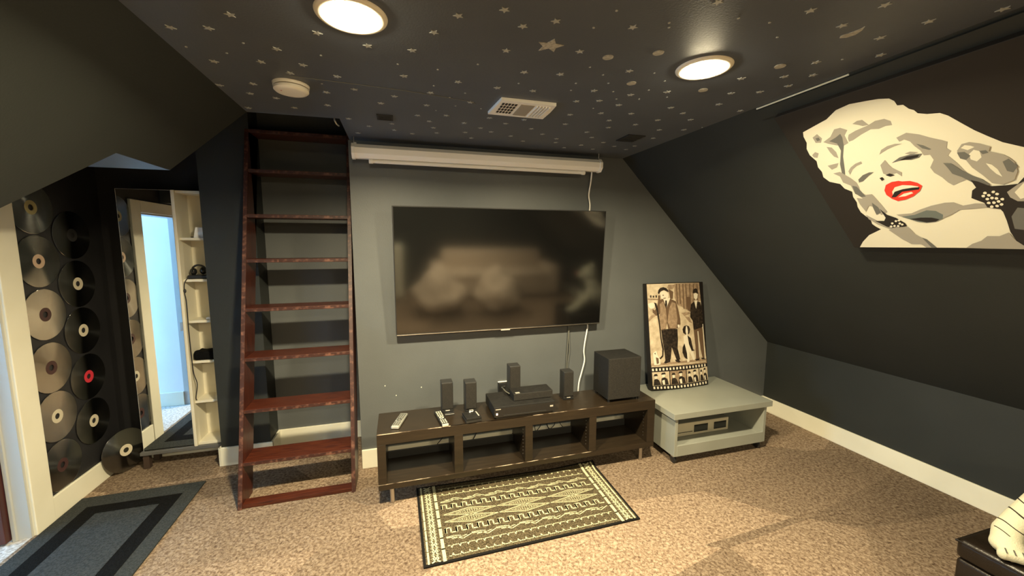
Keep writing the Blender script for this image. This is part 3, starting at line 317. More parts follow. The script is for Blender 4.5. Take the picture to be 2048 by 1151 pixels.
mb.prism([(XL,-.527,1.98),C_,(-.968,-.45,H),(-.52,-.465,H),(-.52,-.465,3.3),(XL,-.465,3.3)][0:0] or [(-1.293,-.53,2.0),(-.968,-.453,2.33),(-.968,-.453,3.3),(-1.293,-.53,3.3)], (0,-.05,0))
mb.box(XL, -1.293, -.58, -.53, 2.0, 3.3); mb.box(-.968, -.45, -.52, -.47, 2.35, 3.3); mb.box(-.515, -.4, -.47, .6, 2.35, 3.3); mb.box(XL-.1, -.4, -.6, .7, 3.3, 3.36)
struct('wall_loft', mb)
mb = MB().m('paint'); mb.prism([D_,(XL,-.908,1.975),(XL,-1.655,1.033)], (0,-.02,.03)); struct('wall_cheek', mb)
struct('wall_front', B(XL, XR, YB-.1, YB, 0, H, m='wall_dark'))
# baseboards
def base(side, *boxes):
    mb = MB().m('trim')
    for b in boxes: mb.box(*b[:4], 0, .14, bev=.003)
    return struct('baseboard_'+side, mb)
base('back', (-.53, XR, -.016, 0)); base('alcove', (-1.2, -.53, .499, .515), (-1.2, -1.184, .305, .50)); base('pillar', (-1.535, -1.184, .304, .32), (-1.536, -1.52, .304, .6))
base('nook', (XL, -1.53, .584, .6)); base('left', (XL, XL+.016, -.08, .59)); base('right', (XR-.016, XR, YB, -.01)); base('left_near', (XL, XL+.016, YB, -.975))
# door casing, jamb and the door leaf folded back into the hall
mb = MB().m('trim'); mb.box(XL, XL+.02, DY1, -.08, 0, 1.965, bev=.004); mb.box(XL, XL+.02, DY0-.09, DY0, 0, 1.88, bev=.004); mb.box(XL, XL+.0195, DY0, DY1, DZ, 1.965, bev=.004)
struct('trim_2', mb, 'cream casing round the doorway')
mb = MB().m('jamb'); mb.box(XL-.12, XL+.004, DY1-.014, DY1+.002, 0, DZ); mb.box(XL-.12, XL+.004, DY0-.006, DY0+.003, 0, DZ); mb.box(XL-.12, XL+.004, DY0, DY1, DZ-.014, DZ+.002)
mb.box(XL-.07, XL-.055, DY1-.026, DY1-.012, 0, DZ-.01)
struct('trim_3', mb, 'white door jamb')
lf = MB().m('leaf'); lf.box(0, .04, -.62, 0, .012, 1.85, bev=.003)
lf = lf.build('door_1'); lf.location = (XL-.075, DY1-.018, 0); lf.rotation_euler = (0,0,-PI/2+.05); tag(lf, 'dark red-brown door leaf folded open into the hall', kind='structure')
hd = MB().m('steel'); hd.cyl((-.03,-.56,.95), .012, .06, axis='X'); hd.ball((-.06,-.56,.95), .027); hd = hd.build('door_handle', lf, smooth=True)
# the hall beyond the door, with its window
struct('wall_hall', B(-4.1, XL-.12, -.95, -.88, 0, 2.3, m='hall')); struct('wall_hall', B(-4.1, XL-.12, .6, .7, 0, 2.3, m='hall'))
struct('ceiling', B(-4.1, XL-.12, -.95, .7, 2.3, 2.36, m='hall'))
mb = MB().m('hall'); mb.box(-4.2,-4.1,-.95,.7,0,.5); mb.box(-4.2,-4.1,-.95,.7,2.1,2.3); mb.box(-4.2,-4.1,-.95,-.75,.5,2.1); mb.box(-4.2,-4.1,.3,.7,.5,2.1); struct('wall_hall', mb)
wi = MB().m('jamb'); wi.box(-4.13,-4.08,-.80,-.75,.45,2.15); wi.box(-4.13,-4.08,.30,.35,.45,2.15); wi.box(-4.13,-4.08,-.75,.30,.45,.5); wi.box(-4.13,-4.08,-.75,.30,2.1,2.15)
wi = struct('window_1', wi); MB().m('pane').box(-4.19,-4.18,-.75,.30,.5,2.1).build('window_pane', wi)
base('hall', (-4.1, XL-.12, -.88, -.865))
# paint edges and chips on the right slope, pale crack on the ceiling
ux = Vector((1.6435,0,-1.623)).normalized(); un = Vector((-1.623,0,-1.6435)).normalized()
def slope(v, y, h=0): return Vector((1.5245,y,H))+ux*v+un*h
def strip(name, v0, v1, y0, y1, h, m):
    mb = MB().m(m); mb.prism([slope(v0,y0),slope(v0,y1),slope(v1,y1),slope(v1,y0)], un*h); return struct(name, mb)
strip('trim_4', .012, .068, -5.0, -1.235, .012, 'wall_dark')
strip('trim_5', .003, .009, -1.66, -1.235, .004, 'trim')
strip('trim_6', .069, .078, -1.80, -1.68, .010, 'trim')
for q in [(-.355,.60),(-.10,.563),(-.28,.52)]:
    tag(MB().m('trim').ball((q[0],-.001,q[1]), .004, (1,.3,1.3), 1).build('paint_chip', loc=(q[0],0,q[1])), None, None, None, 'structure')

# ================================================================== CEILING THINGS
def downlight(x, y, label, power=1.0):
    t = thing('recessed_light', (x,y,H), label, 'ceiling light')
    MB().m('lamptrim').ring((0,0,0), [(.078,-.001),(.081,-.007),(.088,-.009),(.098,-.007),(.103,-.003),(.104,0)], 64).build('trim_ring', t, smooth=True)
    MB().m('lens').ring((0,0,0), [(0,-.024),(.03,-.0225),(.055,-.017),(.070,-.009),(.077,-.002)], 64).build('lens', t, smooth=True)
    ld = bpy.data.lights.new('lamp_light', 'AREA'); ld.shape = 'DISK'; ld.size = .14; ld.energy = LAMP_POWER*power; ld.color = LAMP_COLOR[:3]; ld.spread = math.radians(165)
    lo = bpy.data.objects.new('lamp_light', ld); col.objects.link(lo); lo.parent = t; lo.location = (0,0,-.026)
downlight(-.345, -1.535, 'larger-looking lit round downlight in the ceiling above the ladder end')
downlight(.935, -1.535, 'lit round downlight in the ceiling nearer the sloping wall on the right', .72)
downlight(-.345, -4.1, 'added unseen round downlight behind the camera on the ladder side', .45); downlight(.935, -4.1, 'added unseen round downlight behind the camera on the sloping wall side', .45)  # added pair, never in view, lighting the furniture mirrored in the television
t = thing('smoke_detector', (-.655,-.905,H), 'round cream smoke alarm on the dark ceiling above the ladder', 'smoke alarm')
MB().m('cream').ring((0,0,0), [(0,-.012),(.070,-.012),(.072,0)], 48).build('base', t, smooth=True)
MB().m('creamshadow').ring((0,0,0), [(0,-.016),(.062,-.016),(.062,-.012)], 48).build('vent_gap', t, smooth=True)
MB().m('cream').ring((0,0,0), [(0,-.034),(.05,-.0335),(.062,-.031),(.0685,-.025),(.0685,-.016),(0,-.016)], 48).build('cover', t, smooth=True)
MB().m('labelr').ball((-.035,-.02,-.034), .003, (1,1,.4), 2).build('indicator', t)
# register
t = thing('ceiling_vent', (.39,-.913,H), 'cream rectangular air vent with grid, square and slanted louvres on the ceiling', 'vent')
mb = MB().m('white'); W2, D2 = .148, .106
mb.prism([(-W2+.012,-D2,-.014),(W2-.008,-D2,-.014),(W2,-.004,-.014),(W2,D2,-.014),(-W2-.006,D2,-.014)], (0,0,.014)); mb.build('frame', t)
mb = MB().m('dark')
for i in range(5):
    for j in range(4): mb.box(-.122+i*.016, -.111+i*.016, -.075+j*.038, -.050+j*.038, -.0158, -.013)
mb.build('grid_slots', t)
MB().m('creamshadow').box(-.03, .04, -.078, .078, -.0165, -.013, bev=.001).build('filter_square', t)
mb = MB().m('creamshadow')
for i in range(4): mb.box(.056+i*.016, .060+i*.016, -.078, .078, -.0165, -.013)
mb.build('louvre_gap', t)
mb = MB().m('white')
for i in range(5): mb.box(.048+i*.016, .056+i*.016, -.080, .080, -.020, -.013, bev=.002)
mb.build('louvre', t)
for (x, y, a, b_, lab) in [(1.237,-.56,.062,.075,'small black vent plate in the ceiling by the sloping wall'), (-.28,-.56,.042,.045,'small black vent plate in the ceiling over the screen case end')]:
    t = thing('vent_plate', (x,y,H), lab, 'vent')
    MB().m('paint_black').box(-a,a,-b_,b_,-.006,0,bev=.001).build('plate', t)
    mb = MB().m('dark')
    for k in range(4): mb.box(-a*.8,a*.8,-b_*.75+k*b_*.42,-b_*.75+k*b_*.42+.008,-.0075,-.005)
    mb.build('slot', t)
# hook and thin pale wire on the ceiling
hk = MB().m('steel'); hk.tube([(-.545,-.475,2.3),(-.543,-.485,2.285),(-.535,-.475,2.268),(-.525,-.46,2.262)], .004); tag(hk.build('ceiling_hook', loc=(-.54,-.475,2.3), smooth=True), 'small curved metal hook on the ceiling corner above the ladder', 'hook')
cw = MB().m('cordg'); cw.tube([(-.63,-1.01,2.298),(-.2,-.98,2.298),(.1,-.93,2.298),(.155,-.90,2.298)], .0012, 5); tag(cw.build('taped_wire', loc=(-.2,-.98,2.298)), 'thin pale wire running across the ceiling from the smoke alarm', 'wire')
# stickers
def starbm(r, r2, th=.002, n=5):
    mb = MB().m('sticker')
    mb.prism([((r if i % 2 == 0 else r2)*math.cos(PI*i/n), (r if i % 2 == 0 else r2)*math.sin(PI*i/n), 0) for i in range(2*n)], (0,0,-th)); return mb
s0 = None
for x, y in STARS:
    if s0 is None: s = s0 = starbm(.0165, .0072).build('star_sticker')
    else: s = s0.copy(); col.objects.link(s)
    s.location = (x, y, H); s.rotation_euler = (0,0,random.uniform(0,1.25))
    tag(s, 'small pale plastic star stuck on the dark ceiling', 'star sticker', 'small star stickers on the ceiling')
s0 = None
for x, y in DOTS:
    if s0 is None: s = s0 = MB().m('sticker').cyl((0,0,-.001), .0042, .002, 10).build('dot_sticker')
    else: s = s0.copy(); col.objects.link(s)
    s.location = (x, y, H); tag(s, 'tiny pale dot sticker on the dark ceiling among the stars', 'dot sticker', 'tiny dot stickers on the ceiling')
ml = ['round moon sticker below and right of the large star','round moon sticker between the large star and the right downlight','round moon sticker just above the starry patch left of the right downlight','round moon sticker on the ceiling right of the right downlight','round moon sticker just under the right downlight']
for (x, y), lab in zip(MOONS, ml):
    tag(MB().m('moon').cyl((x,y,H-.001), .0195, .002, 32).build('moon_sticker', loc=(x,y,H)), lab, 'moon sticker')
for nm, pts, lab, c_ in [('star_sticker', BIGSTAR, 'large pale plastic star stuck in the middle of the ceiling', 'star sticker'), ('crescent_sticker', CRESC, 'pale crescent sticker on the ceiling near the right slope', 'moon sticker')]:
    tag(MB().m('moon').prism([(x,y,H) for x, y in pts], (0,0,-.002)).build(nm, loc=(pts[0][0],pts[0][1],H)), lab, c_)

# ================================================================== LADDER BOOKCASE
L0 = (-.8875, -.28, 0); hw = .3125
t = thing('ladder_shelf', L0, 'tall leaning dark red-stained wooden ladder shelf in the alcove', 'ladder')
ZT, DP, SL = 2.44, .185, .25
def rail(sx):
    x0, x1 = (hw, hw+.024) if sx > 0 else (-hw-.024, -hw)
    mb = MB().m('woodv'); mb.prism([(x0,0,0),(x0,DP,0),(x0,DP+SL*ZT,ZT),(x0,SL*ZT,ZT)], (x1-x0,0,0)); o = mb.build('rail', t)
    e = MB().m('worn'); e.prism([(x0+.001,-.0008,.0),(x1-.001,-.0008,.0),(x1-.001,-.0008+SL*ZT,ZT),(x0+.001,-.0008+SL*ZT,ZT)], (0,.0012,0)); e.build('worn_edge', o)
rail(-1); rail(1)
for zt in (.267,.575,.889,1.200,1.517,1.817,2.126,2.405):
    y = SL*zt
    o = MB().m('wood').box(-hw, hw, y, y+DP-.002, zt-.024, zt, bev=.0015).build('tread', t, loc=(0,y,zt))
    MB().m('worn').box(-hw+.001, hw-.001, -.001, .0008, -.022, -.002).build('worn_edge', o)
MB().m('wood').box(-hw, hw, .008, .075, .002, .026, bev=.0015).build('bottom_bar', t)

# ================================================================== SCREEN CASE
t = thing('projector_screen', (.386,-.10,2.208), 'white rolled-up projector screen case under the ceiling above the television', 'projector screen')
def octo(r, x0, x1, mb, squash=1):
    pts = [(x0, r*math.cos(PI/8+k*PI/4)*squash, r*math.sin(PI/8+k*PI/4)) for k in range(8)]; mb.prism(pts, (x1-x0,0,0)); return mb
octo(.047, -.865, .865, MB().m('screenhouse')).build('case', t)
for s in (-1, 1):
    c = octo(.0515, s*.865, s*.885, MB().m('white')).build('end_cap', t)
    b = MB().m('steel'); b.box(s*.868-.004, s*.868+.012, -.01, .02, .045, .055); b.tube([(s*.872,0,.05),(s*.872,.0,.092)], .003); b.build('hanging_bracket', t)
r = MB().m('white'); r.cyl((-.0145,-.004,-.0565), .0125, 1.50, 20, axis='X'); r = r.build('pull_bar', t, smooth=True)
for s in (-1, 1): MB().m('white').cyl((-.0145+s*.757,-.004,-.0565), .0155, .026, 20, axis='X', bev=.002).build('bar_cap', r, smooth=True)
c = MB().m('cordw'); c.tube([(1.224,-.06,2.18),(1.232,-.03,2.10),(1.222,-.02,2.0),(1.236,-.015,1.92),(1.232,-.012,1.8),(1.23,-.012,1.4),(1.237,-.02,.98),(1.232,-.022,.92),(1.215,-.022,.82),(1.208,-.02,.74),(1.215,-.02,.66),(1.19,-.022,.56),(1.166,-.022,.46),(1.165,-.022,.30),(1.2,-.03,.20)], .0058)
tag(c.build('power_cable', loc=(1.224,-.06,2.18), smooth=True), 'white cable running down the wall behind the television to the stand', 'cable')
c = MB().m('cordg'); c.tube([(1.07,-.02,1.1),(1.066,-.02,.9),(1.056,-.02,.70),(1.05,-.02,.5),(1.05,-.02,.25)], .0035); c.tube([(1.08,-.02,1.1),(1.073,-.02,.88),(1.078,-.02,.76),(1.064,-.02,.62),(1.07,-.02,.25)], .003)
tag(c.build('twin_cable', loc=(1.07,-.02,1.1), smooth=True), 'thin dark twin cable hanging below the television beside the white one', 'cable')

# ================================================================== TELEVISION
t = thing('television', (.523,-.0845,.9787), 'large dark flat television hung on the grey wall', 'television'); t.rotation_euler = (.0685,0,0)
TW, TH = .7885, .891
MB().m('tvframe').box(-TW, TW, .002, .03, 0, TH, bev=.003).build('case', t)
MB().m('tvglass').box(-TW+.007, TW-.007, 0, .0035, .012, TH-.006).build('screen', t)
MB().m('tvstrip').box(-TW+.004, TW-.004, -.003, .006, .001, .0065, bev=.001).build('lower_trim', t)
MB().m('silver').box(-.035, .035, -.005, .006, -.006, .002, bev=.001).build('logo_tab', t)
MB().m('tvframe').box(-.45, .45, .03, .050, .10, .62, bev=.008).build('rear_housing', t)
o = MB().m('steel'); o.box(-.22,-.18,.05,.085,.18,.45); o.box(.18,.22,.05,.085,.18,.45); o.build('wall_bracket', t)

# ================================================================== TV STAND
SX0, SX1, SY0, SY1, SB, ST = -.393, 1.553, -.505, -.19, .118, .4775
t = thing('tv_stand', ((SX0+SX1)/2,(SY0+SY1)/2,0), 'long low black-brown media bench with four open bays and steel legs', 'tv stand')
ox, oy = (SX0+SX1)/2, (SY0+SY1)/2
def tb(name, x0,x1,y0,y1,z0,z1, m='stand', bev=.0015, par=None): return MB().m(m).box(x0-ox,x1-ox,y0-oy,y1-oy,z0,z1,bev=bev).build(name, par or t)
top = tb('top_board', SX0, SX1, SY0, SY1, ST-.068, ST)
bot = tb('bottom_board', SX0, SX1, SY0, SY1, SB, .155)
ed = MB().m('standedge'); ed.box(SX0-ox, .6-ox, SY0-oy-.0006, SY0-oy+.002, ST-.003, ST+.0006); ed.box(.05-ox, 1.15-ox, SY0-oy-.0006, SY0-oy+.002, ST-.0025, ST+.0006); ed.build('chipped_edge', top)
ed = MB().m('standedge'); ed.box(SX0-ox, 1.05-ox, SY0-oy-.0006, SY0-oy+.002, .1525, .1556); ed.build('chipped_edge', bot)
for x0, x1 in [(SX0,-.343),(.072,.128),(.547,.600),(1.020,1.075),(1.492,SX1)]: tb('upright', x0, x1, SY0+.0005, SY1, .1552, ST-.0682)
tb('back_rail', SX0+.05, SX1-.05, SY1-.016, SY1-.002, .1552, .205, m='dark', bev=.001)  # rail coloured near black to stand in for shade inside the bays
mb = MB().m('steel')
for x in (1.488, 1.016, .542):
    for k in range(9): mb.cyl((x-ox+.0035,SY0-oy+.05,.19+k*.025), .0035, .003, 8, axis='X')
mb.build('shelf_pin_hole', t)
for x, y in [(-.315,-.455),(1.475,-.455),(-.315,-.235),(1.475,-.235)]: MB().m('steel').cyl((x-ox,y-oy,.059), .0145, .118, 24).build('leg', t, smooth=True)

# ---- on the stand
def speaker(x, y, z, h, rz, label, w=.078):
    t = thing('satellite_speaker', (x,y,z), label, 'speaker', rz, 'small upright black speakers')
    MB().m('blackp').box(-w/2,w/2,-.038,.042,.006,h,bev=.004).build('cabinet', t)
    MB().m('blackm').box(-w/2+.003,w/2-.003,-.044,-.036,.028,h-.005,bev=.003).build('grille', t)
    MB().m('gloss').box(-w/2-.002,w/2+.002,-.043,.044,0,.006,bev=.002).build('foot', t)
    MB().m('silver').box(-.014,.014,-.0405,-.037,.014,.0195).build('logo', t)
    return t
speaker(.056,-.268,ST,.212,0,'small black speaker standing on the media bench, leftmost of the upright ones')
speaker(.211,-.305,ST,.212,0,'small black speaker standing between the leftmost speaker and the disc player')
speaker(.532,-.275,.56,.205,0,'small black speaker standing on the disc player behind the flat black unit',.08)
speaker(.940,-.285,ST,.212,0,'small black speaker on the media bench between the disc player and the subwoofer')
t = thing('disc_player', (.546,-.37,ST), 'wide black disc player receiver with a lit power button on the media bench', 'disc player')
MB().m('gloss').box(-.20,.20,-.125,.125,0,.012,bev=.002).build('plinth', t)
MB().m('blackbox').box(-.212,.212,-.128,.130,.012,.082,bev=.003).build('case', t)
MB().m('gloss').box(-.211,.211,-.133,-.127,.014,.078,bev=.002).build('front_panel', t)
MB().m('silver').box(-.203,-.168,-.1345,-.1325,.066,.0705).build('maker_mark', t)
MB().m('ledpink').box(-.199,-.188,-.1345,-.1325,.030,.044,bev=.0005).build('power_button', t)
MB().m('silver').box(.176,.198,-.1345,-.1325,.046,.056).build('disc_mark', t)
MB().m('dark').box(-.15,.15,-.1345,-.1325,.022,.026).build('disc_slot', t)
t = thing('media_box', (.628,-.375,.56), 'flat black media unit lying on top of the disc player', 'media player')
MB().m('blackbox').box(-.142,.142,-.055,.07,0,.049,bev=.003).build('case', t)
MB().m('blackm').box(-.14,.14,-.059,-.054,.003,.046,bev=.001).build('front_panel', t)
MB().m('silver').box(-.125,-.095,-.05,-.03,.049,.0505).build('mark', t)
t = thing('subwoofer', (1.318,-.352,ST), 'large black cube subwoofer on the right end of the media bench', 'subwoofer')
MB().m('blackbox').box(-.133,.133,-.105,.115,.020,.325,bev=.004).build('cabinet', t)
MB().m('blackm').box(-.131,.131,-.112,-.104,.022,.323,bev=.003).build('grille', t)
for x in (-.115,.115):
    for y in (-.09,.095): MB().m('gloss').cyl((x,y,.010), .011, .020, 14).build('foot', t, smooth=True)
# remotes, drive, small pad
def remote(name, loc, rz, L, w, body, keys, label, tip=None):
    t = thing(name, loc, label, 'remote control', rz)
    MB().m(body).box(-w/2,w/2,-L/2,L/2,0,.017,bev=.006,seg=3).build('body', t, smooth=True)
    for rows in ((0,1,2),(5,6,7,8)):
      mb = MB().m(keys)
      for i in range(3):
        for j in rows:
            mb.box((i-1)*w*.27-w*.09,(i-1)*w*.27+w*.09,-L*.40+j*L*.095,-L*.40+j*L*.095+L*.055,.0165,.019,bev=.001)
      mb.build('buttons', t)
    MB().m(keys).ring((0,-L*.02,.0165), [(w*.17,0),(w*.17,.003),(w*.30,.003),(w*.33,0)], 24).build('control_ring', t, smooth=True)
    if tip: MB().m(tip).box(-w*.42,w*.42,-L/2-.001,-L/2+.014,.002,.0178,bev=.003).build('end_plate', t)
    return t
remote('remote_control', (-.258,-.360,ST), -.30, .20, .052, 'remgrey', 'remdark', 'silver-grey remote control lying at the left end of the media bench', 'silver')
remote('remote_control', (.004,-.400,ST), .13, .225, .050, 'gloss', 'remkey', 'black remote control with cream buttons in front of the leftmost speaker', 'silver')
t = thing('hard_drive', (.195,-.445,ST), 'small black box drive with a pale curl of tape left of the disc player', 'hard drive', .12)
MB().m('blackp').box(-.052,.052,-.055,.05,0,.018,bev=.003).build('lower_case', t)
MB().m('blackbox').box(-.05,.05,-.058,.048,.019,.033,bev=.002).build('upper_case', t)
MB().m('silver').box(.034,.042,-.04,.03,.033,.0345).build('pale_stripe', t)
c = MB().m('cordw'); c.tube([(.0,.022,.036),(-.006,.03,.036),(.004,.038,.036),(.014,.030,.036),(.024,.042,.036)], .0025, 6); c.build('curled_lead', t, smooth=True)
t = thing('card_holder', (.062,-.33,ST), 'thin dark slotted card holder in front of the leftmost speaker', 'holder')
MB().m('blackp').box(-.03,.035,-.02,.02,0,.006,bev=.001).build('base', t); MB().m('silver').box(-.028,.033,-.016,-.013,.006,.007).build('ridge', t)
# wall outlet with a black adapter
t = thing('wall_outlet', (.519,0,.506), 'black wall socket plate with a pale top edge above the disc player', 'socket')
MB().m('blackp').box(-.036,.036,-.006,0,-.04,.038,bev=.001).build('plate', t); MB().m('cordw').box(-.036,.036,-.012,0,.038,.043,bev=.001).build('top_edge', t); MB().m('blackp').box(-.034,.034,-.024,-.005,-.04,.036,bev=.003).build('adapter', t)
c = MB().m('cordg'); c.tube([(.530,-.03,.515),(.485,-.12,.545),(.470,-.22,.572),(.468,-.30,.580),(.478,-.35,.585)], .004); tag(c.build('adapter_cord', loc=(.535,-.02,.52), smooth=True), 'grey cord from the wall socket to the flat black media unit', 'cord')
c = MB().m('cordb')
random.seed(5)
for k in range(7):
    x = random.uniform(.62,1.0); c.tube([(x,-.05,.30),(x+random.uniform(-.05,.05),-.055,.16),(x+random.uniform(-.12,.12),-.06,.07),(x+random.uniform(-.1,.15),-.07,.015),(x+.2,-.06,.010)], .003, 6, n=5)
c.tube([(.30,-.04,.32),(.31,-.045,.2),(.26,-.05,.1),(.24,-.06,.01)], .004, 6); c.tube([(.08,-.04,.32),(.06,-.045,.2),(-.02,-.05,.1),(-.06,-.06,.01)], .003, 6)
tag(c.build('cable_tangle', loc=(.8,-.05,.01), smooth=True), 'tangle of thin black cables hanging behind the media bench', 'cables', kind='stuff')

# ================================================================== COFFEE TABLE
t = thing('coffee_table', (2.09,-.31,0), 'low sage-grey coffee table on casters by the right knee wall', 'coffee table')
ox, oy = 2.09, -.31
def tb(name, x0,x1,y0,y1,z0,z1, m='greylac', bev=.0015): return MB().m(m).box(x0-ox,x1-ox,y0-oy,y1-oy,z0,z1,bev=bev).build(name, t)
tb('table_top', 1.637, 2.545, -.615, -.02, .356, .40, bev=.002)
tb('side_panel', 1.66, 1.684, -.60, -.04, .066, .356); tb('side_panel', 2.482, 2.506, -.60, -.04, .066, .356)
tb('bottom_board', 1.684, 2.482, -.60, -.04, .085, .125); tb('front_rail', 1.684, 2.482, -.602, -.585, .066, .148)
tb('back_panel', 1.684, 2.482, -.055, -.04, .125, .356)
for x in (1.69, 2.475):
    for y in (-.56,-.09):
        c = MB().m('blackp'); c.cyl((x-ox,y-oy,.026), .026, .022, 20, axis='X', bev=.003); c = c.build('caster', t, smooth=True)
        MB().m('steel').box(x-ox-.016,x-ox+.016,y-oy-.014,y-oy+.014,.048,.066,bev=.002).build('mount', c)
t = thing('video_deck', (2.045,-.32,.125), 'old cream video deck with two dark windows inside the grey coffee table', 'video player')
MB().m('remgrey').box(-.245,.245,-.125,.125,.004,.105,bev=.003).build('case', t)
MB().m('labelc').box(-.247,.247,-.131,-.124,.002,.104,bev=.002).build('front_panel', t)
for x0, x1 in ((-.085,.045),(.105,.225)): MB().m('gloss').box(x0,x1,-.1335,-.130,.022,.080,bev=.001).build('window', t)
MB().m('dark').box(-.235,-.10,-.1335,-.130,.030,.034).build('tape_slot', t)
c = MB().m('cordb'); c.tube([(2.305,-.25,.2),(2.34,-.30,.22),(2.36,-.33,.18),(2.34,-.30,.138),(2.31,-.22,.132)], .005); tag(c.build('deck_cord', loc=(2.305,-.25,.2), smooth=True), 'black power cord curling beside the cream video deck', 'cord')

# ================================================================== POSTER on the table
t = thing('film_poster', (1.755,-.185,.412), 'curved sepia poster of two men in bowler hats with a dog, leaning on the table', 'poster')
lean = math.atan2(.13,.872)
t.rotation_euler = (-lean,0,0)
def bow(u): return -.022*(1-(2*u/PW-1)**2)
def cut(mb, dx=.035):
    bm = mb.bm
    for k in range(1, 16):
        x = k*PW/16
        bmesh.ops.bisect_plane(bm, geom=bm.verts[:]+bm.edges[:]+bm.faces[:], plane_co=(x,0,0), plane_no=(1,0,0))
    for v in bm.verts: v.co.y += bow(v.co.x)
mb = MB().m('po_5').box(-.004, PW+.004, 0, .045, -.004, PH+.004); cut(mb); mb.build('board', t)
mb = MB()
for i, (c, pts) in enumerate(POSTER):
    mb.m('po_'+c).poly([(min(max(u,0),PW), -.0012-.00022*i if i < 6 else -.0024-.00005*i, min(max(v,0),PH)) for u, v in pts])
mb.bm.normal_update(); bmesh.ops.triangulate(mb.bm, faces=[f for f in mb.bm.faces if len(f.verts) > 4], ngon_method='EAR_CLIP')
cut(mb); mb.build('print', t)

# ================================================================== CANVAS on the slope
ux2 = Vector((0,-1,0)); uv2 = Vector((1,0,-1)).normalized(); un2 = Vector((-1,0,-1)).normalized()
mtx = Matrix(((ux2.x,uv2.x,un2.x,CO[0]),(ux2.y,uv2.y,un2.y,CO[1]),(ux2.z,uv2.z,un2.z,CO[2]),(0,0,0,1)))
t = thing('canvas_painting', (0,0,0), 'large dark canvas of a laughing pale-haired woman with red lips on the sloping wall', 'painting'); t.matrix_world = mtx
CWD, CHT = 1.60, .888
MB().m('canvasbg').box(0, CWD, 0, CHT, -.036, 0, bev=.002).build('canvas', t)
mb = MB()
for i, (c, pts) in enumerate(ART):
    mb.m('art_'+c).poly([(min(max(u,.002),CWD-.05), min(v, CHT-.002), .0003+.00006*i) for u, v in pts])
mb.bm.normal_update(); bmesh.ops.triangulate(mb.bm, faces=[f for f in mb.bm.faces if len(f.verts) > 4], ngon_method='EAR_CLIP')
o = mb.build('painted_figure', t)

# ================================================================== LASERDISCS
def disc(loc, label, lab='label', rot=None, group='silver laserdiscs on the black nook wall'):
    t = thing('laserdisc', loc, label, 'disc', 0, group)
    t.rotation_euler = rot or (0, PI/2, 0)
    d = MB().m('disc'); d.ring((0,0,0), [(.040,.0013),(.148,.0013),(.150,.0006),(.150,-.0006),(.148,-.0013),(.040,-.0013),(.040,.0013)], 72).build('foil_disc', t)
    l = MB().m(lab); l.ring((0,0,0), [(.0175,.0016),(.0405,.0016),(.0405,-.0014),(.0175,-.0014),(.0175,.0016)], 40).build('centre_label', t, smooth=True)
    return t
xx = XL+.004
disc((xx,.050,1.823), 'topmost laserdisc near the door casing, only its gold centre showing', 'labelgold')
disc((xx,.055,1.517), 'laserdisc just below the topmost one, next to the door casing', 'label')
disc((xx,.052,1.206), 'laserdisc with green sheen in the column beside the casing, third from its top', 'labeld')
disc((xx,.045,.888), 'laserdisc with dark brown centre, fourth from the top beside the casing', 'labeld')
disc((xx,.041,.590), 'laserdisc with cream centre, second from the bottom beside the casing', 'labelc')
disc((xx,.032,.286), 'bottom laserdisc with dark red centre beside the casing', 'labeld')
disc((xx,.322,1.672), 'dark laserdisc with no visible centre, top of the inner column', 'dark')
disc((xx,.321,1.361), 'laserdisc second from the top of the inner column, cream centre', 'labelc')
disc((xx,.319,1.055), 'laserdisc with tan centre in the middle of the inner column', 'labelc')
disc((xx,.316,.745), 'laserdisc with a bright red centre in the inner column', 'labelr')
disc((xx,.313,.440), 'laserdisc above the corner one, lowest of the inner column, cream centre', 'labelc')
disc((-2.150,.44,.152), 'laserdisc leaning in the corner on the carpet by the grey bench', 'labelc', (.0, PI/2-.06, -.42), 'laserdisc on the floor')

# ================================================================== BENCH AND MIRROR CABINET
t = thing('low_bench', (-1.79,.5,0), 'low dark grey bench under the mirror cabinet', 'bench')
MB().m('bench').box(-.262,.262,-.10,.09,.108,.132,bev=.002).build('seat_board', t)
for x in (-.238,.238):
    for y in (-.065,.055): MB().m('benchleg').box(x-.018,x+.018,y-.018,y+.018,0,.108,bev=.002).build('leg', t)
t = thing('mirror_cabinet', (-1.78,.5,.132), 'tall cream cabinet with a mirror door and five open shelves', 'cabinet')
def tb(name, x0,x1,y0,y1,z0,z1, m='shelf', bev=.0015, par=None): return MB().m(m).box(x0+1.78,x1+1.78,y0-.5,y1-.5,z0-.132,z1-.132,bev=bev).build(name, par or t)
tb('side_panel', -2.035,-2.017,.424,.59,.132,1.985); tb('side_panel', -1.545,-1.527,.424,.59,.132,1.985); tb('divider', -1.722,-1.704,.405,.59,.132,1.985)
tb('top_board', -2.017,-1.545,.424,.59,1.967,1.985); tb('bottom_board', -2.017,-1.545,.424,.585,.132,.152); tb('back_panel', -2.017,-1.545,.580,.592,.15,1.967, bev=0)
for z in (1.66,1.366,1.068,.77,.47): tb('shelf', -1.704,-1.545,.426,.580,z-.018,z)
d = tb('mirror_door', -2.035,-1.724,.414,.423,.134,1.984, 'white', .001)
tb('mirror_glass', -2.032,-1.727,.4125,.4145,.136,1.982, 'mirror', 0, d); tb('door_latch', -1.74,-1.722,.405,.4125,1.0,1.06, 'steel', .001, d)
t = thing('white_folder', (-1.585,.50,1.66), 'pale folded box on the top shelf of the mirror cabinet', 'box')
mb = MB().m('white'); mb.prism([(-.045,-.05,.001),(.034,-.05,.001),(.034,-.05,.07),(-.03,-.05,.075)], (0,.10,0)); mb.build('folder', t); MB().m('dark').box(-.07,-.05,-.03,.02,.001,.008).build('clip', t)
t = thing('headphones', (-1.635,.50,1.366), 'black headphones on a base on the second shelf of the mirror cabinet', 'headphones')
MB().m('blackp').box(-.055,.075,-.055,.05,0,.028,bev=.008).build('base', t)
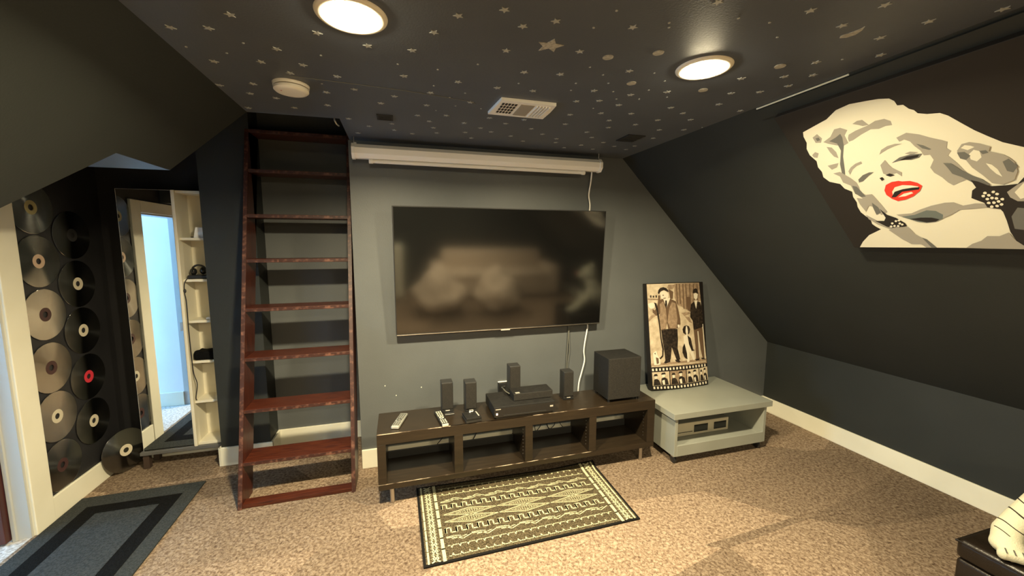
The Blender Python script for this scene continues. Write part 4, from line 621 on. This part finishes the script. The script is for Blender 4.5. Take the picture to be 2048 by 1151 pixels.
MB().m('blackp').tube([(-.04,0,.03),(-.035,-.01,.075),(0,-.02,.098),(.035,-.01,.085),(.045,0,.045)], .007).build('headband', t, smooth=True)
for x, z in ((-.03,.052),(.03,.058)):
    c = MB().m('gloss'); c.ball((x,-.012,z), .027, (.8,.8,1), 3); c.build('ear_cup', t, smooth=True)
c = MB().m('cordb'); c.tube([(-1.675,.43,1.38),(-1.695,.418,1.34),(-1.700,.417,1.27),(-1.694,.417,1.20),(-1.696,.417,1.0),(-1.694,.417,.8),(-1.690,.417,.68),(-1.675,.417,.60),(-1.690,.417,.50),(-1.692,.430,.475)], .0032, 6)
c.ball((-1.697,.416,1.285), .009, (1,1,1.8), 2); tag(c.build('lamp_cord', loc=(-1.675,.43,1.38), smooth=True), 'thin black cord hanging down the shelves of the mirror cabinet', 'cord')
tag(MB().m('white').box(-1.562,-1.550,.44,.47,1.395,1.47,bev=.001).build('small_card', loc=(-1.556,.455,1.394)), 'small white card standing beside the headphones', 'card')
tag(MB().m('white').box(-1.595,-1.552,.44,.50,1.068,1.085,bev=.002).build('small_box', loc=(-1.57,.47,1.068)), 'small flat white box on the middle shelf of the mirror cabinet', 'box')
cl = MB().m('matblack')
random.seed(3)
cl.box(-1.69,-1.552,.43,.55,.772,.835,bev=.012,seg=3)
bmesh.ops.subdivide_edges(cl.bm, edges=cl.bm.edges[:], cuts=2, use_grid_fill=True)
for v in cl.bm.verts:
    n_ = noise.noise(v.co*28); v.co += Vector((n_*.004, n_*.004, n_*.010 if v.co.z > .80 else 0))
tag(cl.build('folded_cloth', loc=(-1.62,.49,.77), smooth=True), 'crumpled black cloth on the fourth shelf of the mirror cabinet', 'cloth')

# ================================================================== MAT AND RUG
def quadmap(c):
    def f(u, v, z=0):
        a = Vector(c[0]).lerp(Vector(c[1]), u); b = Vector(c[3]).lerp(Vector(c[2]), u); p = a.lerp(b, v); return Vector((p.x, p.y, z))
    return f
mc = [(-2.212,.112),(-1.545,.117),(-1.525,-1.20),(-2.185,-1.20)]; f = quadmap(mc)
t = thing('door_mat', (-1.87,-.5,0), 'charcoal floor runner with a black inner band by the doorway', 'mat')
def sheet(name, q, z0, z1, m, par, org):
    mb = MB().m(m); mb.prism([p-Vector(org)+Vector((0,0,z0)) for p in q], (0,0,z1-z0)); return mb.build(name, par)
org = (-1.87,-.5,0)
def rect(f, a, b, c, d): return [f(a,b), f(c,b), f(c,d), f(a,d)]
sheet('border', rect(f,0,0,1,1), .001, .010, 'matedge', t, org)
sheet('band', rect(f,.135,.088,.875,.912), .010, .0112, 'matblack', t, org)
sheet('centre_field', rect(f,.27,.155,.745,.845), .0112, .0124, 'matgrey', t, org)
rc = [(-.165,-.366),(1.102,-.414),(1.090,-1.024),(-.158,-1.034)]; f = quadmap(rc)
RW, RH = 1.258, .655
t = thing('patterned_rug', (.47,-.71,0), 'small cream and olive patterned rug lying in front of the media bench', 'rug'); org = Vector((.47,-.71,0))
def rp(u, v, z):
    p = f(u/RW, v/RH, z)
    k = max(0, (u-.95)/.3)*max(0, 1-v/.05)
    p.z += .020*k; return p-org
nx, ny = 40, 24
def grid(u0,u1,v0,v1,z0,z1,m,name):
    mb = MB().m(m); rows = [[mb.bm.verts.new(rp(u0+(u1-u0)*i/nx, v0+(v1-v0)*j/ny, z1)) for i in range(nx+1)] for j in range(ny+1)]
    fs = [mb.bm.faces.new((rows[j][i],rows[j][i+1],rows[j+1][i+1],rows[j+1][i])) for j in range(ny) for i in range(nx)]
    r = bmesh.ops.extrude_face_region(mb.bm, geom=fs); bmesh.ops.translate(mb.bm, vec=(0,0,z0-z1), verts=[e for e in r['geom'] if isinstance(e, bmesh.types.BMVert)]); return mb.build(name, t)
grid(-.002,RW+.002,-.002,RH+.002,.001,.0085,'rugbind','binding'); grid(.012,RW-.012,.012,RH-.012,.0084,.0095,'rugbase','woven_field')
pt = MB().m('rugcream'); ZP = .0101
def stroke(pts, w):
    for (a, b) in zip(pts[:-1], pts[1:]):
        d = Vector((b[0]-a[0], b[1]-a[1])); L = d.length
        if L < 1e-6: continue
        d /= L; n_ = Vector((-d.y, d.x))*w/2; e = d*w*.25
        q = [(a[0]-e.x+n_.x,a[1]-e.y+n_.y),(b[0]+e.x+n_.x,b[1]+e.y+n_.y),(b[0]+e.x-n_.x,b[1]+e.y-n_.y),(a[0]-e.x-n_.x,a[1]-e.y-n_.y)]
        n = max(1, int(L/.2))
        pt.poly([rp(u, v, ZP) for u, v in q])
def dashes(pts, w, dash=.006, gap=.004):
    for (a, b) in zip(pts[:-1], pts[1:]):
        L = math.hypot(b[0]-a[0], b[1]-a[1]); n = max(1, int(L/(dash+gap)))
        for i in range(n):
            s0, s1 = i/n, (i+dash/(dash+gap))/n
            stroke([(a[0]+(b[0]-a[0])*s0, a[1]+(b[1]-a[1])*s0),(a[0]+(b[0]-a[0])*s1, a[1]+(b[1]-a[1])*s1)], w)
for side in (0, 1):
    X = (lambda u: u) if side == 0 else (lambda u: RW-u)
    for k in range(8):
        stroke([(X(.026), .012+k*.079),(X(.026), .012+(k+1)*.079)], .010); stroke([(X(.108), .012+k*.079),(X(.108), .012+(k+1)*.079)], .018)
    n = 13
    for k in range(n):
        v0, v1 = .015+k*.0482, .015+(k+1)*.0482; vm = (v0+v1)/2
        stroke([(X(.044),v0),(X(.084),vm),(X(.044),v1)], .008); stroke([(X(.084),v0),(X(.044),vm),(X(.084),v1)], .008)
        stroke([(X(.064),vm-.004),(X(.064),vm+.004)], .008)
U0, U1 = .135, RW-.135
def comb(v, up, n=22, w=.0055, tooth=.017):
    step = (U1-U0)/n
    dashes([(U0,v),(U1,v)], w, .012, .0006)
    for k in range(n): u = U0+step*(k+.35); stroke([(u,v),(u+.004,v-tooth if up else v+tooth)], .006); stroke([(u+.004,v),(u+.009,v-tooth*.45 if up else v+tooth*.45)], .006)
comb(.050, False); comb(.118, True); comb(.550, False); comb(.622, True)
def zig(v, amp, n, flip):
    st_ = (U1-U0)/n
    for k in range(n):
        u = U0+k*st_; s = -1 if not flip else 1
        stroke([(u,v),(u+st_*.35,v+s*amp*.15),(u+st_*.62,v+s*amp),(u+st_,v)], .0055); stroke([(u+st_*.2,v+s*amp*.5),(u+st_*.62,v+s*amp*.35),(u+st_*.8,v+s*amp*.05)], .005)
        stroke([(u+st_*.0,v-s*.006),(u+st_*.3,v-s*amp*.3),(u+st_*.55,v)], .005)
zig(.182, .026, 7, False); zig(.492, .026, 7, True)
def meander(v0, v1, n):
    st_ = (U1-U0)/n
    for k in range(n):
        u = U0+k*st_; stroke([(u,v1),(u,v0),(u+st_*.5,v0),(u+st_*.5,v1),(u+st_,v1)], .0085); stroke([(u+.002,v0+.004),(u+.002,v1)], .012)
meander(.215,.252,16); meander(.418,.456,16)
for row, v in ((0,.304),(1,.366)):
    for k in range(3):
        L = (U1-U0)/3; c_ = U0+L*(k+.5)
        for s, w in ((1,.0042),(.78,.003),(.52,.003)):
            q = [(c_-L*.5*s,v),(c_,v-.033*s),(c_+L*.5*s,v),(c_,v+.033*s),(c_-L*.5*s,v)]
            (stroke if s == 1 else dashes)(q, w)
        for i in range(-9, 10):
            for j in range(-3, 4):
                uu, vv = c_+i*L*.022+(.004 if j % 2 else 0), v+j*.006
                if abs(i)/11+abs(j)/4.2 < .85 and (i+j) % 2 == 0: stroke([(uu-.0022,vv),(uu+.0022,vv)], .0034)
pt.build('woven_pattern', t)

# ================================================================== OTTOMAN AND PLUSH TIGER
t = thing('ottoman', (2.47,-2.24,0), 'black-brown leather storage ottoman in the right foreground', 'ottoman')
MB().m('leather').box(-.525,.525,-.28,.28,.03,.335,bev=.012,seg=3).build('box_base', t, smooth=True)
lid = MB().m('leather').box(-.53,.53,-.285,.285,.337,.42,bev=.022,seg=4).build('lid', t, smooth=True)
c = MB().m('leather'); q = [(-.528,-.283,.408),(.528,-.283,.408),(.528,.283,.408),(-.528,.283,.408),(-.528,-.283,.408)]; c.tube(q, .0045, 8, smooth=False); c.build('piping', lid, smooth=True)
for x in (-.47,.47):
    for y in (-.23,.23): MB().m('blackp').cyl((x,y,.015), .02, .03, 16).build('foot', t)
t = thing('plush_tiger', (2.30,-2.10,.42), 'white plush tiger with dark stripes lying on the ottoman', 'plush toy')
mb = MB().m('plush')
def ell(c, r, rot=None):
    mb.ball((c[0]-2.30,c[1]+2.10,c[2]-.42), 1, r, 3, Matrix.Rotation(rot, 4, 'Z') if rot else None)
def limb(pts):
    for (a, ra), (b, rb) in zip(pts[:-1], pts[1:]):
        n = 7
        for i in range(n+1):
            s = i/n; p = Vector(a).lerp(Vector(b), s); r = ra+(rb-ra)*s; ell(p, (r,r,r))
# near front leg resting on the lid, paw at its corner
limb([((2.010,-2.062,.466),.043),((2.055,-2.045,.485),.044),((2.115,-2.048,.530),.043),((2.23,-2.07,.60),.056)])
ell((2.000,-2.068,.459), (.046,.048,.036))
for k in range(4): ell((1.9475+.0145*k,-2.082-.0165*k,.447), (.0185,.0185,.023))
# far leg tucked
limb([((2.30,-2.16,.64),.07),((2.18,-2.19,.53),.050),((2.105,-2.17,.470),.042)]); ell((2.085,-2.175,.460), (.042,.046,.036))
# chest, body, haunch, neck, head, muzzle, ears, tail
limb([((2.33,-2.10,.66),.12),((2.44,-2.13,.63),.165),((2.56,-2.18,.62),.17),((2.70,-2.22,.58),.15)])
limb([((2.33,-2.11,.74),.10),((2.30,-2.15,.86),.095)]); ell((2.28,-2.17,.93), (.125,.12,.115)); ell((2.20,-2.22,.90), (.07,.065,.05))
ell((2.27,-2.07,1.04), (.03,.035,.035)); ell((2.34,-2.24,1.04), (.03,.035,.035)); limb([((2.72,-2.2,.56),.04),((2.85,-2.1,.5),.035),((2.88,-2.0,.47),.03)])
limb([((2.66,-2.12,.55),.10),((2.5,-2.02,.485),.05)])
o = mb.build('body', t, smooth=True)
rm = o.modifiers.new('remesh', 'REMESH'); rm.mode = 'VOXEL'; rm.voxel_size = .006; rm.use_smooth_shade = True
sm = o.modifiers.new('smooth', 'SMOOTH'); sm.factor = .6; sm.iterations = 4
cl = MB().m('remdark')
for k in range(3): cl.tube([(1.949+.0145*k-2.30,-2.083-.0165*k+2.10,.4715-.42),(1.938+.0145*k-2.30,-2.094-.0165*k+2.10,.462-.42)], .0022, 6, smooth=False)
cl.build('toe_stitching', t, smooth=True)
c = MB().m('gloss'); pass
for q in ((2.175-2.30,-.05,.54),(2.235-2.30,-.165,.55)): MB().m('gloss').ball(q, .014).build('eye', t, smooth=True)
c = MB().m('labelr'); c.ball((2.135-2.30,-2.255+2.10,.495), .018, (1,1.2,.8)); c.build('nose', t, smooth=True)

# ================================================================== behind the camera, seen in the television glass
t = thing('sofa', (1.55,-4.65,0), 'brown cloth sofa reflected in the dark television glass', 'sofa')
MB().m('sofa').box(-1.0,1.0,-.45,.40,.08,.38,bev=.03,seg=3).build('base', t, smooth=True)
MB().m('sofa').box(-1.0,1.0,-.45,-.20,.38,.85,bev=.06,seg=3).build('backrest', t, smooth=True)
for x in (-.5,.5): MB().m('sofa').box(x-.44,x+.44,-.22,.42,.38,.52,bev=.05,seg=3).build('seat_cushion', t, smooth=True)
for x in (-1.08,1.08): MB().m('sofa').box(x-.12,x+.12,-.45,.40,.08,.62,bev=.05,seg=3).build('armrest', t, smooth=True)
for (x, y, r, lab) in [(.38,-3.62,.44,'puffy brown beanbag reflected at the lower left of the television glass'), (1.36,-3.55,.40,'puffy brown beanbag reflected in the middle of the television glass')]:
    mb = MB().m('sofa').ball((0,0,.30), 1, (r,r*.9,.30), 5)
    for v in mb.bm.verts:
        q = noise.noise(v.co*4.5+Vector((x*7,0,0))); v.co += v.co.normalized()*q*.10; v.co.z = max(v.co.z, .003)
        if v.co.z > .3: v.co.z += .18*math.exp(-(v.co.x**2+(v.co.y+.12)**2)/.05)
    o = mb.build('beanbag', smooth=True); o.location = (x,y,0); tag(o, lab, 'beanbag')
t = thing('white_cabinet', (-.26,-4.75,0), 'narrow white cabinet reflected at the left edge of the television glass', 'cabinet')
MB().m('trim').box(-.09,.09,-.2,.2,.03,.95,bev=.004).build('body', t); MB().m('trim').box(-.085,.085,.2,.215,.05,.93,bev=.002).build('door', t)
